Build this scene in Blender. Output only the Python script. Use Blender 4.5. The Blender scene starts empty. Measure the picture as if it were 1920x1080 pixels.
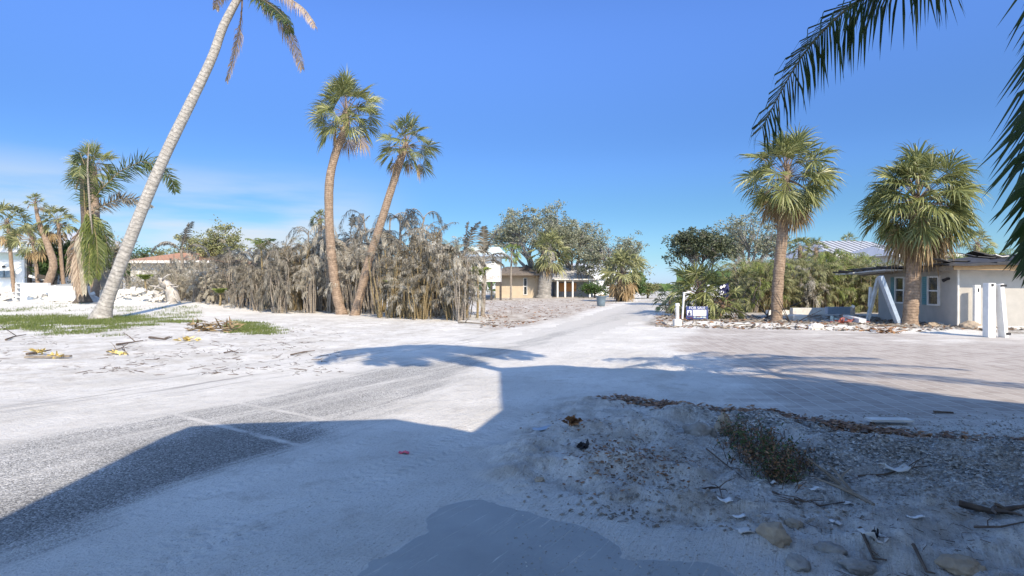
import bpy, math, random
import numpy as np
from mathutils import Vector, Matrix
R = math.radians
random.seed(7)
rnd = random.random
def U(a, b): return a + (b - a) * rnd()

# ------------------------------------------------------------------ camera, world, sun
F, H, HOR = 1100.0, 1.7, 532.0          # focal length in photo pixels, eye height, horizon row
sc = bpy.context.scene
cam = bpy.data.objects.new('camera', bpy.data.cameras.new('camera'))
sc.collection.objects.link(cam)
cam.location = (0, 0, H)
cam.rotation_euler = (R(90) - math.atan((540 - HOR) / F), 0, 0)
cam.data.sensor_width = 36; cam.data.lens = 36 * F / 1920
cam.data.clip_start = 0.05; cam.data.clip_end = 6000
sc.camera = cam
SUN_EL, SUN_AZ = R(41), R(155)          # azimuth clockwise from +Y
W = bpy.data.worlds.new('World'); sc.world = W; W.use_nodes = True
nt = W.node_tree; nt.nodes.clear()
def N(t, ty, **kw):
    n = t.nodes.new(ty)
    for k, v in kw.items(): setattr(n, k, v)
    return n
sky = N(nt, 'ShaderNodeTexSky', sky_type='NISHITA', sun_disc=False)
sky.sun_elevation = SUN_EL; sky.sun_rotation = SUN_AZ
sky.altitude = 0; sky.air_density = 1.0; sky.dust_density = 0.25; sky.ozone_density = 3.0
hs = N(nt, 'ShaderNodeHueSaturation'); hs.inputs['Saturation'].default_value = 1.0; hs.inputs['Value'].default_value = 1.0
tc = N(nt, 'ShaderNodeTexCoord'); mp = N(nt, 'ShaderNodeMapping'); mp.inputs['Scale'].default_value = (1.3, 1.3, 9)
mp.inputs['Rotation'].default_value = (0, R(6), 0)
nz = N(nt, 'ShaderNodeTexNoise'); nz.inputs['Scale'].default_value = 1.7; nz.inputs['Detail'].default_value = 9; nz.inputs['Roughness'].default_value = 0.5
cr = N(nt, 'ShaderNodeMapRange'); cr.inputs[1].default_value = 0.34; cr.inputs[2].default_value = 0.60; cr.interpolation_type = 'SMOOTHSTEP'
sx = N(nt, 'ShaderNodeSeparateXYZ')
mz = N(nt, 'ShaderNodeMapRange'); mz.inputs[1].default_value = -0.20; mz.inputs[2].default_value = -0.09; mz.interpolation_type = 'SMOOTHSTEP'
mx = N(nt, 'ShaderNodeMapRange'); mx.inputs[1].default_value = 0.12; mx.inputs[2].default_value = 0.40; mx.interpolation_type = 'SMOOTHSTEP'
m1 = N(nt, 'ShaderNodeMath', operation='MULTIPLY'); m2 = N(nt, 'ShaderNodeMath', operation='MULTIPLY'); m3 = N(nt, 'ShaderNodeMath', operation='MULTIPLY')
m3.inputs[1].default_value = 0.95
mixc = N(nt, 'ShaderNodeMix', data_type='RGBA'); mixc.inputs['B'].default_value = (2.3, 2.5, 2.75, 1)
bg = N(nt, 'ShaderNodeBackground'); bg.inputs['Strength'].default_value = 0.15
wo = N(nt, 'ShaderNodeOutputWorld')
Lk = nt.links.new
Lk(sky.outputs[0], hs.inputs['Color']); Lk(tc.outputs['Generated'], mp.inputs[0]); Lk(mp.outputs[0], nz.inputs['Vector'])
# sky tinted deeper on the view side; left brighter behind and overhead for fill
trp = N(nt, 'ShaderNodeValToRGB'); trp.color_ramp.interpolation = 'EASE'; el_ = trp.color_ramp.elements
while len(el_) < 6: el_.new(.5)
for e_, (p_, c_) in zip(el_, ((0, (.24, .33, .55)), (.05, (.20, .30, .40)), (.119, (.18, .28, .38)), (.206, (.205, .305, .46)), (.422, (.33, .45, .70)), (.8, (.8, .88, 1.0)))): e_.position = p_; e_.color = (*c_, 1)
myb = N(nt, 'ShaderNodeMapRange'); myb.inputs[1].default_value = -0.15; myb.inputs[2].default_value = 0.45; myb.interpolation_type = 'SMOOTHSTEP'
tmx = N(nt, 'ShaderNodeMix', data_type='RGBA', blend_type='MULTIPLY')
Lk(sx.outputs[2], trp.inputs[0]); Lk(sx.outputs[1], myb.inputs[0]); Lk(myb.outputs[0], tmx.inputs['Factor']); Lk(hs.outputs[0], tmx.inputs['A']); Lk(trp.outputs[0], tmx.inputs['B'])
Lk(nz.outputs[0], cr.inputs[0]); Lk(tc.outputs['Generated'], sx.inputs[0]); nz_ = N(nt, 'ShaderNodeMath', operation='MULTIPLY'); nz_.inputs[1].default_value = -1; nx_ = N(nt, 'ShaderNodeMath', operation='MULTIPLY'); nx_.inputs[1].default_value = -1
Lk(sx.outputs[2], nz_.inputs[0]); Lk(sx.outputs[0], nx_.inputs[0]); Lk(nz_.outputs[0], mz.inputs[0]); Lk(nx_.outputs[0], mx.inputs[0])
Lk(cr.outputs[0], m1.inputs[0]); Lk(mz.outputs[0], m1.inputs[1]); Lk(m1.outputs[0], m2.inputs[0]); Lk(mx.outputs[0], m2.inputs[1])
Lk(m2.outputs[0], m3.inputs[0]); Lk(m3.outputs[0], mixc.inputs['Factor']); Lk(tmx.outputs['Result'], mixc.inputs['A'])
Lk(mixc.outputs['Result'], bg.inputs['Color']); Lk(bg.outputs[0], wo.inputs['Surface'])
sd_ = bpy.data.lights.new('sun', 'SUN'); sd_.energy = 3.1; sd_.angle = R(0.53); sd_.color = (1, 0.86, 0.66)
sun = bpy.data.objects.new('sun', sd_); sc.collection.objects.link(sun)
SD = Vector((math.sin(SUN_AZ) * math.cos(SUN_EL), math.cos(SUN_AZ) * math.cos(SUN_EL), math.sin(SUN_EL)))
sun.rotation_euler = SD.to_track_quat('Z', 'Y').to_euler()
sc.view_settings.view_transform = 'Standard'; sc.view_settings.look = 'None'
sc.view_settings.exposure = 1.15; sc.view_settings.gamma = 1
sc.cycles.max_bounces = 6; sc.cycles.diffuse_bounces = 3; sc.cycles.transparent_max_bounces = 6

# ------------------------------------------------------------------ helpers
C = sc.collection
def G(px, py):                                # photo pixel on flat ground -> world x, y
    Y = H * F / (py - HOR); return ((px - 960) / F * Y, Y)
def PX(px, py, Y):                            # photo pixel at depth Y -> world point
    return Vector(((px - 960) / F * Y, Y, H + (HOR - py) / F * Y))
def ss(t):
    t = np.clip(t, 0, 1); return t * t * (3 - 2 * t)
def vnoise(x, y, seed=0):
    x = np.asarray(x, float); y = np.asarray(y, float)
    xi = np.floor(x).astype(np.int64); yi = np.floor(y).astype(np.int64)
    fx = x - xi; fy = y - yi; fx = fx * fx * (3 - 2 * fx); fy = fy * fy * (3 - 2 * fy)
    def h(a, b):
        n = (a * 374761393 + b * 668265263 + seed * 1274126177) & 0xffffffff
        n = ((n ^ (n >> 13)) * 1274126177) & 0xffffffff
        return ((n ^ (n >> 16)) & 0xffff) / 65535.0
    return (h(xi, yi) * (1 - fx) + h(xi + 1, yi) * fx) * (1 - fy) + (h(xi, yi + 1) * (1 - fx) + h(xi + 1, yi + 1) * fx) * fy
def fbm(x, y, seed=0, o=4):
    s = 0; a = 0.5; t = 0
    for i in range(o):
        s = s + a * vnoise(x * 2 ** i, y * 2 ** i, seed + i); t += a; a *= 0.5
    return s / t
def sdist(poly, x, y):                        # signed distance, positive inside
    d = np.full(x.shape, 1e9); inside = np.zeros(x.shape, bool); n = len(poly)
    for i in range(n):
        ax, ay = poly[i]; bx, by = poly[(i + 1) % n]
        ex, ey = bx - ax, by - ay; wx, wy = x - ax, y - ay
        t = np.clip((wx * ex + wy * ey) / (ex * ex + ey * ey + 1e-12), 0, 1)
        d = np.minimum(d, (wx - ex * t) ** 2 + (wy - ey * t) ** 2)
        c = ((ay > y) != (by > y)) & (x < (bx - ax) * (y - ay) / ((by - ay) if by != ay else 1e-12) + ax)
        inside ^= c
    d = np.sqrt(d); return np.where(inside, d, -d)

ASPH = [(-16, -6)] + [G(-400, 905), G(0, 800), G(370, 744), G(640, 692), G(900, 645), G(1060, 606), G(1150, 577), G(1200, 563), (22, 100), (60, 240), (68, 240), (27, 98)] + \
       [G(1238, 561), G(1262, 573), G(1230, 592), G(1120, 625), G(1000, 680), G(925, 722), G(860, 765), G(700, 838), G(600, 868), G(380, 960), G(150, 1080), (-3.4, 1), (-5, -6)]
PAVE = [G(1375, 750), G(1420, 778), G(1640, 797), G(1800, 806), G(1960, 812), (12, 6.2), (40, 2), (44, 14), G(1990, 632), G(1800, 624), G(1500, 614), G(1270, 608), G(1200, 628), G(1225, 660), G(1330, 690), G(1330, 722)]
SLAB = [(-3, -6), (-2.4, 0), G(640, 1100), G(690, 1055), G(740, 1035), G(785, 1000), G(800, 972), G(840, 948), G(900, 936), G(960, 952), G(1000, 968), G(1070, 985), G(1120, 1000), G(1160, 1025), G(1170, 1040), G(1150, 1050), G(1230, 1052), G(1310, 1050), G(1360, 1066), G(1420, 1092), (1.9, 2.4), (3, 0), (3, -6)]
ROUGH = [G(860, 850), G(1040, 740), G(1200, 745), G(1380, 760), G(1640, 797), G(1960, 812), (14, 5.6), (14, -2), (5, -2), (2.2, 2.9), G(1400, 1075), G(1160, 1020), G(1000, 955), G(900, 925)]
YARD = [G(905, 625), G(1060, 600), G(1130, 577), G(1180, 563), (5, 110), (-12, 100), G(900, 577)]
VERGE = [G(1215, 612), G(1180, 570), (14, 60), (40, 60), (60, 20), G(1990, 632), G(1800, 626), G(1500, 616), G(1270, 610)]
def zones(x, y):
    wob = (fbm(x * 1.3, y * 1.3, 11) - .5)
    near = ss((14 - np.hypot(x, y)) / 8)
    return dict(ea=sdist(ASPH, x, y) + wob * (.5 + .4 * (1 - near)), ep=sdist(PAVE, x, y) + wob * .7 + (fbm(x * 4, y * 4, 5) - .5) * .2,
                es=sdist(SLAB, x, y) + (fbm(x * 4, y * 4, 3) - .5) * .16 + (fbm(x * 14, y * 14, 9) - .5) * .03,
                er=sdist(ROUGH, x, y) + wob * .8, ey=sdist(YARD, x, y) + wob * 1.5, ev=sdist(VERGE, x, y) + wob * .8)
def hgt(x, y, z=None):
    x = np.asarray(x, float); y = np.asarray(y, float)
    if z is None: z = zones(x, y)
    h = .55 * ss((-x - 12) / 9) * ss((y - 29) / 9)
    far = ss((60 - np.hypot(x, y)) / 40)
    m = ss(z['er'] / .7)
    sl = ss(-z['es'] / .25); ra = ss(-z['ea'] / .6 + .1); rp = ss(-z['ep'] / .5 + .1)
    soft = sl * ra * rp
    h = h + soft * .05 * (fbm(x * .9, y * .9, 21) - .4) * far
    h = h + soft * m * (.24 * (fbm(x * .95, y * .95, 31, 5) - .42) + .20 * (fbm(x * 3.3, y * 3.3, 41, 5) - .5) + .12 * np.abs(fbm(x * 8, y * 8, 43, 4) - .5))
    h = h + m * soft * .055 * ss((z['er'] - .2) / 1.2)
    for c_ in (3.35, 3.62, 2.1, 4.35, 7.0): h = h - .012 * np.exp(-((x * -.89 + y * .46 + (fbm(x * .3, y * .3, 91) - .5) * .5 - c_) / .10) ** 2) * soft * (1 - m) * ss((20 - y) / 8)
    h = h - .10 * m * ss(1 - np.hypot((x - 2.6) / 1.7, (y - 4.6) / 1.1)) * soft
    for cx, cy, rx, ry, a in MOUNDS:
        q = ((x - cx) / rx) ** 2 + ((y - cy) / ry) ** 2
        h = h + a * np.exp(-q * 1.6) * sl * (0.8 + .4 * fbm(x * 6, y * 6, 61))
    v = ss(z['ev'] / .6)
    h = h + v * (.13 * np.exp(-((z['ev'] - .9) / .9) ** 2) + .12 * (fbm(x * 1.1, y * 1.1, 51) - .4)) * far
    lr = ss((z['ea'] * -1 - .8) / 1.5) * (1 - m) * (1 - v) * ss((y - 5) / 4) * (1 - ss(z['ep'] + 1))
    h = h + lr * .10 * (fbm(x * .8, y * .8, 71, 5) - .45) * far
    u = x * -.89 + y * .46; w = x * .46 + y * .89
    h = h + soft * .012 * (vnoise(u * 7, w * .5, 81) - .5) * (1 - m) * ss((12 - y) / 5) * ss((y + 1) / 2)
    return h
MOUNDS = [(*G(1100, 835), .42, .3, .10), (*G(1190, 830), .3, .3, .12), (*G(1290, 790), .6, .3, .09), (*G(1180, 880), .35, .2, .07), (*G(1430, 800), .7, .3, .1), (*G(1000, 850), .5, .2, .05),
          (*G(1620, 850), .8, .4, .08), (*G(1850, 870), .9, .5, .12), (*G(1450, 1010), .3, .2, .05), (*G(1150, 935), .35, .18, .05)]
def gz(x, y): return float(hgt(np.array([x]), np.array([y]))[0])
def GP(px, py):                               # photo pixel on the ground, with terrain height
    x, y = G(px, py)
    for _ in range(3):
        z = gz(x, y); Y = (H - z) * F / (py - HOR); x, y = (px - 960) / F * Y, Y
    return Vector((x, y, gz(x, y)))

# ---- materials
MATS = {}
def newmat(name):
    m = bpy.data.materials.new(name); m.use_nodes = True; t = m.node_tree; t.nodes.clear()
    o = N(t, 'ShaderNodeOutputMaterial'); b = N(t, 'ShaderNodeBsdfPrincipled'); t.links.new(b.outputs[0], o.inputs[0])
    MATS[name] = m; return m, t, b, o
def ramp(t, fac, stops):
    r = N(t, 'ShaderNodeValToRGB'); e = r.color_ramp.elements
    while len(e) < len(stops): e.new(.5)
    for el, (p, c) in zip(e, stops): el.position = p; el.color = (*c, 1)
    if fac is not None: t.links.new(fac, r.inputs[0])
    return r.outputs[0]
def noise(t, scale, vec=None, detail=6, rough=.6, dist=0):
    n = N(t, 'ShaderNodeTexNoise'); n.inputs['Scale'].default_value = scale; n.inputs['Detail'].default_value = detail
    n.inputs['Roughness'].default_value = rough; n.inputs['Distortion'].default_value = dist
    if vec is not None: t.links.new(vec, n.inputs['Vector'])
    return n.outputs[0]
def math_(t, op, a, b=None, clamp=False):
    n = N(t, 'ShaderNodeMath', operation=op); n.use_clamp = clamp
    for i, v in enumerate((a, b)):
        if v is None: continue
        if isinstance(v, (int, float)): n.inputs[i].default_value = v
        else: t.links.new(v, n.inputs[i])
    return n.outputs[0]
def mrange(t, v, a, b, c=0, d=1, smooth=True):
    n = N(t, 'ShaderNodeMapRange')
    if smooth: n.interpolation_type = 'SMOOTHSTEP'
    t.links.new(v, n.inputs[0])
    for i, q in enumerate((a, b, c, d)): n.inputs[i + 1].default_value = q
    return n.outputs[0]
def mixcol(t, f, a, b, mode='MIX'):
    n = N(t, 'ShaderNodeMix', data_type='RGBA', blend_type=mode)
    for k, v in (('Factor', f), ('A', a), ('B', b)):
        if isinstance(v, (int, float)): n.inputs[k].default_value = v
        elif isinstance(v, tuple): n.inputs[k].default_value = (*v, 1)
        else: t.links.new(v, n.inputs[k])
    return n.outputs['Result']
def bump(t, b, h, strength=.5, dist=.02):
    n = N(t, 'ShaderNodeBump'); n.inputs['Strength'].default_value = strength; n.inputs['Distance'].default_value = dist
    t.links.new(h, n.inputs['Height']); t.links.new(n.outputs[0], b.inputs['Normal'])
def objco(t, scale=None, rot=None, world=False):
    src = N(t, 'ShaderNodeNewGeometry').outputs['Position'] if world else N(t, 'ShaderNodeTexCoord').outputs['Object']
    if scale is None and rot is None: return src
    m = N(t, 'ShaderNodeMapping'); t.links.new(src, m.inputs[0])
    if scale: m.inputs['Scale'].default_value = scale
    if rot: m.inputs['Rotation'].default_value = rot
    return m.outputs[0]
def attr(t, n_):
    a = N(t, 'ShaderNodeAttribute'); a.attribute_name = n_; return a.outputs['Fac']

def leafmat(name, c1, c2, c3=None, trans=.25, rough=.5, spec=.35):
    m, t, b, o = newmat(name)
    g = N(t, 'ShaderNodeNewGeometry'); oi = N(t, 'ShaderNodeObjectInfo')
    f = math_(t, 'FRACT', math_(t, 'ADD', g.outputs['Random Per Island'], math_(t, 'MULTIPLY', oi.outputs['Random'], .0)))
    n = noise(t, .9, objco(t), 3)
    f2 = math_(t, 'ADD', math_(t, 'MULTIPLY', f, .65), math_(t, 'MULTIPLY', n, .35))
    st = [(0.1, c1), (0.75, c2)] + ([(0.97, c3)] if c3 else [])
    col = ramp(t, f2, st)
    t.links.new(col, b.inputs['Base Color']); b.inputs['Roughness'].default_value = rough; b.inputs['Specular IOR Level'].default_value = spec
    tr = N(t, 'ShaderNodeBsdfTranslucent'); mx_ = N(t, 'ShaderNodeMixShader'); mx_.inputs[0].default_value = trans
    t.links.new(col, tr.inputs['Color']); t.links.new(b.outputs[0], mx_.inputs[1]); t.links.new(tr.outputs[0], mx_.inputs[2]); t.links.new(mx_.outputs[0], o.inputs[0])
    return m
def plain(name, c, c2=None, scale=6, rough=.7, bs=.2, bd=.01, metal=0, stretch=None, detail=6):
    m, t, b, o = newmat(name)
    v = objco(t, stretch)
    n = noise(t, scale, v, detail)
    c2 = c2 or tuple(x * .75 for x in c)
    t.links.new(ramp(t, n, [(.3, c2), (.7, c)]), b.inputs['Base Color'])
    b.inputs['Roughness'].default_value = rough; b.inputs['Metallic'].default_value = metal
    if bs: bump(t, b, n, bs, bd)
    return m
def trunkmat(name, c1, c2, ring=7.0, rs=.6, rc=.55, ringdark=.7):
    m, t, b, o = newmat(name)
    uv = N(t, 'ShaderNodeUVMap').outputs[0]; sp = N(t, 'ShaderNodeSeparateXYZ'); t.links.new(uv, sp.inputs[0])
    ob = objco(t); n = noise(t, 2.2, ob, 5)
    m_ = N(t, 'ShaderNodeMapping'); t.links.new(uv, m_.inputs[0]); m_.inputs['Scale'].default_value = (5, 2.6, 1); n2 = noise(t, 2, m_.outputs[0], 6)
    v = math_(t, 'MULTIPLY', sp.outputs[1], ring); v = math_(t, 'ADD', v, math_(t, 'MULTIPLY', n, 1.6)); v = math_(t, 'ADD', v, math_(t, 'MULTIPLY', n2, 1.1))
    fr = math_(t, 'FRACT', v); w = mrange(t, fr, .0, .22); w2 = mrange(t, fr, .8, 1.0, 1, 0)
    rg = math_(t, 'MULTIPLY', w, w2)
    col = mixcol(t, n, c2, c1); col = mixcol(t, mrange(t, n2, .35, .7), tuple(x * .8 for x in c2), col)
    col = mixcol(t, math_(t, 'MULTIPLY', math_(t, 'SUBTRACT', 1, rg), rc), col, tuple(x * ringdark for x in c2))
    t.links.new(col, b.inputs['Base Color']); b.inputs['Roughness'].default_value = .85
    bump(t, b, math_(t, 'ADD', math_(t, 'MULTIPLY', rg, rs), n2), .7, .03)
    return m

def sandcolor(t):
    p = objco(t, world=True)
    # broad tone, damp grey dust, fine grain, specks
    n1 = noise(t, .55, p, 7, .6); n2 = noise(t, 3.1, p, 6, .65); n3 = noise(t, 42, p, 3, .7)
    col = ramp(t, n1, [(.30, (.51, .495, .465)), (.62, (.68, .665, .635))])
    col = mixcol(t, mrange(t, n2, .50, .74), col, (.50, .48, .45))
    col = mixcol(t, mrange(t, n3, .55, .74), col, (.30, .28, .255))
    vo = N(t, 'ShaderNodeTexVoronoi'); vo.inputs['Scale'].default_value = 26; t.links.new(p, vo.inputs['Vector'])
    speck = math_(t, 'MULTIPLY', mrange(t, vo.outputs['Distance'], .13, .05), mrange(t, noise(t, 1.3, p, 3), .5, .66))
    col = mixcol(t, math_(t, 'MULTIPLY', speck, .75), col, (.13, .105, .08))
    return col, p, n1, n2, n3
def streak(t, p, sc_=(4.5, .22, 1), k=1.6):
    m = N(t, 'ShaderNodeMapping'); m.vector_type = 'TEXTURE'
    r = N(t, 'ShaderNodeVectorRotate', rotation_type='Z_AXIS'); r.inputs['Angle'].default_value = R(27); t.links.new(p, r.inputs['Vector'])
    mm = N(t, 'ShaderNodeMapping'); mm.inputs['Scale'].default_value = sc_; t.links.new(r.outputs[0], mm.inputs[0])
    t.nodes.remove(m)
    return noise(t, k, mm.outputs[0], 7, .65, .4)

def sandrelief(t, p, n2, n3):
    tw = streak(t, p, (22, 1.1, 1), 2.0)
    hh = math_(t, 'ADD', math_(t, 'MULTIPLY', n2, .9), math_(t, 'MULTIPLY', n3, .35)); r = N(t, 'ShaderNodeVectorRotate', rotation_type='Z_AXIS'); r.inputs['Angle'].default_value = R(27.3); t.links.new(p, r.inputs['Vector'])
    sp = N(t, 'ShaderNodeSeparateXYZ'); t.links.new(r.outputs[0], sp.inputs[0])
    wv = math_(t, 'SINE', math_(t, 'ADD', math_(t, 'MULTIPLY', sp.outputs[1], 62), math_(t, 'MULTIPLY', math_(t, 'ABSOLUTE', math_(t, 'SINE', math_(t, 'MULTIPLY', sp.outputs[0], 18))), 3)))
    hh = math_(t, 'ADD', hh, math_(t, 'MULTIPLY', math_(t, 'MULTIPLY', wv, attr(t, 'rut')), .14))
    return math_(t, 'ADD', math_(t, 'ADD', hh, math_(t, 'MULTIPLY', tw, .5)), -.87)
def blendh(t, cv, a, b_):
    return math_(t, 'ADD', math_(t, 'MULTIPLY', a, math_(t, 'SUBTRACT', 1, cv)), math_(t, 'MULTIPLY', b_, cv))
# sand ground
m, t, b, o = newmat('sand')
col, p, n1, n2, n3 = sandcolor(t)
er = attr(t, 'er'); ey = attr(t, 'ey'); ev = attr(t, 'ev')
vg = N(t, 'ShaderNodeTexVoronoi'); vg.inputs['Scale'].default_value = 34; t.links.new(p, vg.inputs['Vector'])
gcol = ramp(t, N(t, 'ShaderNodeSeparateXYZ').outputs[0], [(0, (1, 1, 1)), (1, (1, 1, 1))])
sv = N(t, 'ShaderNodeSeparateColor'); t.links.new(vg.outputs['Color'], sv.inputs[0])
gcol = ramp(t, sv.outputs[0], [(0, (.15, .145, .135)), (.4, (.32, .31, .285)), (.78, (.50, .48, .45)), (.96, (.85, .83, .79))])
gm = math_(t, 'MULTIPLY', attr(t, 'gr'), mrange(t, noise(t, 1.4, p, 5), .36, .56))
rough_c = mixcol(t, mrange(t, noise(t, 2.4, p, 8, .75), .40, .62), col, (.34, .315, .285))
col = mixcol(t, math_(t, 'MULTIPLY', mrange(t, er, .0, .6), .8), col, rough_c)
v3 = N(t, 'ShaderNodeTexVoronoi'); v3.inputs['Scale'].default_value = 60; t.links.new(p, v3.inputs['Vector'])
sp3 = math_(t, 'MULTIPLY', mrange(t, v3.outputs['Distance'], .22, .1), math_(t, 'MULTIPLY', mrange(t, er, -.3, .5), mrange(t, noise(t, 3, p, 4), .42, .58)))
col = mixcol(t, math_(t, 'MULTIPLY', sp3, .8), col, (.10, .085, .07))
col = mixcol(t, gm, col, gcol)
dirt = ramp(t, noise(t, 1.5, p, 8, .75), [(.36, (.16, .125, .10)), (.5, (.36, .31, .265)), (.6, (.62, .60, .56))])
seam = math_(t, 'MULTIPLY', mrange(t, attr(t, 'ea'), -.05, -.9), mrange(t, attr(t, 'ep'), -.02, -.45))
col = mixcol(t, math_(t, 'MULTIPLY', seam, mrange(t, ey, -.6, 1.2, 0, .85)), col, dirt)
dirt2 = ramp(t, noise(t, 2.3, p, 8, .75), [(.32, (.13, .105, .08)), (.5, (.36, .33, .29)), (.64, (.62, .60, .56))])
col = mixcol(t, math_(t, 'MULTIPLY', mrange(t, ev, -.5, .1, 0, .95), seam), col, dirt2)
col = mixcol(t, math_(t, 'MULTIPLY', attr(t, 'gs'), mrange(t, noise(t, 6, p, 5, .7), .35, .6, .2, .8)), col, (.20, .21, .10))
lv = math_(t, 'MULTIPLY', attr(t, 'lv'), mrange(t, noise(t, 1.7, p, 9, .78), .46, .60))
col = mixcol(t, math_(t, 'MULTIPLY', lv, .65), col, (.40, .365, .32))
vq = N(t, 'ShaderNodeTexVoronoi'); vq.inputs['Scale'].default_value = 9; t.links.new(p, vq.inputs['Vector'])
col = mixcol(t, math_(t, 'MULTIPLY', math_(t, 'MULTIPLY', attr(t, 'lv'), mrange(t, vq.outputs['Distance'], .16, .08)), mrange(t, noise(t, .9, p, 5), .48, .6, 0, .8)), col, (.16, .13, .10))
st = streak(t, p)
lft = attr(t, 'tr')
col = mixcol(t, math_(t, 'MULTIPLY', lft, mrange(t, st, .50, .66, 0, .75)), col, (.27, .26, .25))
t.links.new(col, b.inputs['Base Color']); b.inputs['Roughness'].default_value = .95; b.inputs['Specular IOR Level'].default_value = .15
hh = sandrelief(t, p, n2, n3)
hh = math_(t, 'ADD', hh, math_(t, 'MULTIPLY', math_(t, 'MULTIPLY', vg.outputs['Distance'], gm), -1.2))
bump(t, b, hh, 1.0, .055)
# asphalt
m, t, b, o = newmat('asphalt')
scol, p, n1, n2, n3 = sandcolor(t)
va = N(t, 'ShaderNodeTexVoronoi'); va.inputs['Scale'].default_value = 75; t.links.new(p, va.inputs['Vector'])
sv = N(t, 'ShaderNodeSeparateColor'); t.links.new(va.outputs['Color'], sv.inputs[0])
acol = ramp(t, sv.outputs[0], [(0, (.12, .12, .118)), (.45, (.30, .297, .288)), (.8, (.46, .455, .44)), (1, (.66, .65, .63))])
acol = mixcol(t, mrange(t, noise(t, .8, p, 6), .35, .7, 0, .45), acol, (.30, .295, .28))
ea = attr(t, 'ea'); st = streak(t, p, (2.6, .2, 1), 1.5); st2 = streak(t, p, (9, .5, 1), 1.8)
cov = math_(t, 'ADD', math_(t, 'MULTIPLY', mrange(t, ea, 1.1, 0.0, 0, 1, False), .62), math_(t, 'ADD', math_(t, 'MULTIPLY', st, .72), math_(t, 'MULTIPLY', st2, .34)))
cov = math_(t, 'ADD', cov, math_(t, 'MULTIPLY', noise(t, 30, p, 4, .8), .22))
fy = attr(t, 'far'); cov = math_(t, 'ADD', cov, math_(t, 'MULTIPLY', fy, .16))
cov = math_(t, 'ADD', cov, math_(t, 'MULTIPLY', attr(t, 'bare'), -.24))  # sand cover thinned along the same painted shade
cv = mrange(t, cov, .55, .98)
acol = mixcol(t, attr(t, 'bare'), acol, mixcol(t, 1, acol, (.62, .62, .62), 'MULTIPLY'))  # darkening of the house shadow painted into the asphalt colour
cv = math_(t, 'MAXIMUM', cv, mrange(t, ea, .10, .02))
cv = math_(t, 'MAXIMUM', cv, attr(t, 'joint'))
sandl = mixcol(t, fy, scol, (.50, .485, .46))
col = mixcol(t, cv, acol, sandl)
t.links.new(col, b.inputs['Base Color']); b.inputs['Roughness'].default_value = .9; b.inputs['Specular IOR Level'].default_value = .2
hh = blendh(t, cv, math_(t, 'ADD', math_(t, 'MULTIPLY', va.outputs['Distance'], -.2), math_(t, 'MULTIPLY', n2, .15)), sandrelief(t, p, n2, n3)); bump(t, b, hh, 1.0, .055)
# pavers
m, t, b, o = newmat('pavers')
scol, p, n1, n2, n3 = sandcolor(t)
r = N(t, 'ShaderNodeVectorRotate', rotation_type='Z_AXIS'); r.inputs['Angle'].default_value = R(97); t.links.new(p, r.inputs['Vector'])
bk = N(t, 'ShaderNodeTexBrick'); t.links.new(r.outputs[0], bk.inputs['Vector']); bk.inputs['Scale'].default_value = 1
bk.inputs['Brick Width'].default_value = .30; bk.inputs['Row Height'].default_value = .25; bk.inputs['Mortar Size'].default_value = .010; bk.inputs['Mortar Smooth'].default_value = .3
bk.inputs['Color1'].default_value = (.29, .255, .23, 1); bk.inputs['Color2'].default_value = (.40, .365, .335, 1); bk.inputs['Mortar'].default_value = (.52, .50, .47, 1)
bk.inputs['Bias'].default_value = -.1
col = mixcol(t, mrange(t, noise(t, 5, p, 6), .35, .75, 0, .5), bk.outputs['Color'], (.40, .37, .345))
ep = attr(t, 'ep'); cov = math_(t, 'ADD', math_(t, 'MULTIPLY', mrange(t, ep, 1.7, 0, 0, 1, False), .5), math_(t, 'MULTIPLY', noise(t, .55, p, 7, .65), .8))
cov = math_(t, 'ADD', cov, math_(t, 'MULTIPLY', noise(t, 20, p, 4, .8), .18)); cov = math_(t, 'ADD', cov, math_(t, 'MULTIPLY', attr(t, 'far'), .40))
pst = N(t, 'ShaderNodeMapping'); pst.inputs['Scale'].default_value = (.25, 2.2, 1); t.links.new(p, pst.inputs[0])
cov = math_(t, 'ADD', cov, math_(t, 'MULTIPLY', math_(t, 'SUBTRACT', noise(t, 1.3, pst.outputs[0], 6), .5), .5))
cv = math_(t, 'MAXIMUM', mrange(t, cov, .70, 1.08), mrange(t, ep, .12, .02))
col = mixcol(t, cv, col, scol)
t.links.new(col, b.inputs['Base Color']); b.inputs['Roughness'].default_value = .85; b.inputs['Specular IOR Level'].default_value = .25
hh = blendh(t, cv, math_(t, 'ADD', math_(t, 'MULTIPLY', bk.outputs['Fac'], -.12), math_(t, 'MULTIPLY', n2, .1)), sandrelief(t, p, n2, n3)); bump(t, b, hh, 1.0, .055)
# slab
m, t, b, o = newmat('slab')
scol, p, n1, n2, n3 = sandcolor(t)
col = ramp(t, noise(t, 1.6, p, 7), [(.3, (.265, .275, .272)), (.7, (.34, .35, .345))])
col = mixcol(t, mrange(t, noise(t, 60, p, 3), .6, .75, 0, .4), col, (.36, .36, .35))
r = N(t, 'ShaderNodeVectorRotate', rotation_type='Z_AXIS'); r.inputs['Angle'].default_value = R(32); t.links.new(p, r.inputs['Vector'])
mm = N(t, 'ShaderNodeMapping'); mm.inputs['Scale'].default_value = (9, .55, 1); t.links.new(r.outputs[0], mm.inputs[0])
sc1 = noise(t, 2.3, mm.outputs[0], 5, .7, .3)
mm2 = N(t, 'ShaderNodeMapping'); mm2.inputs['Scale'].default_value = (30, 1.3, 1); t.links.new(r.outputs[0], mm2.inputs[0])
cv = mrange(t, math_(t, 'ADD', sc1, math_(t, 'MULTIPLY', noise(t, 2, mm2.outputs[0], 4, .7), .35)), .75, .90, 0, .8)
cv = math_(t, 'MAXIMUM', cv, mrange(t, attr(t, 'es'), .022, .004))
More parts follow.
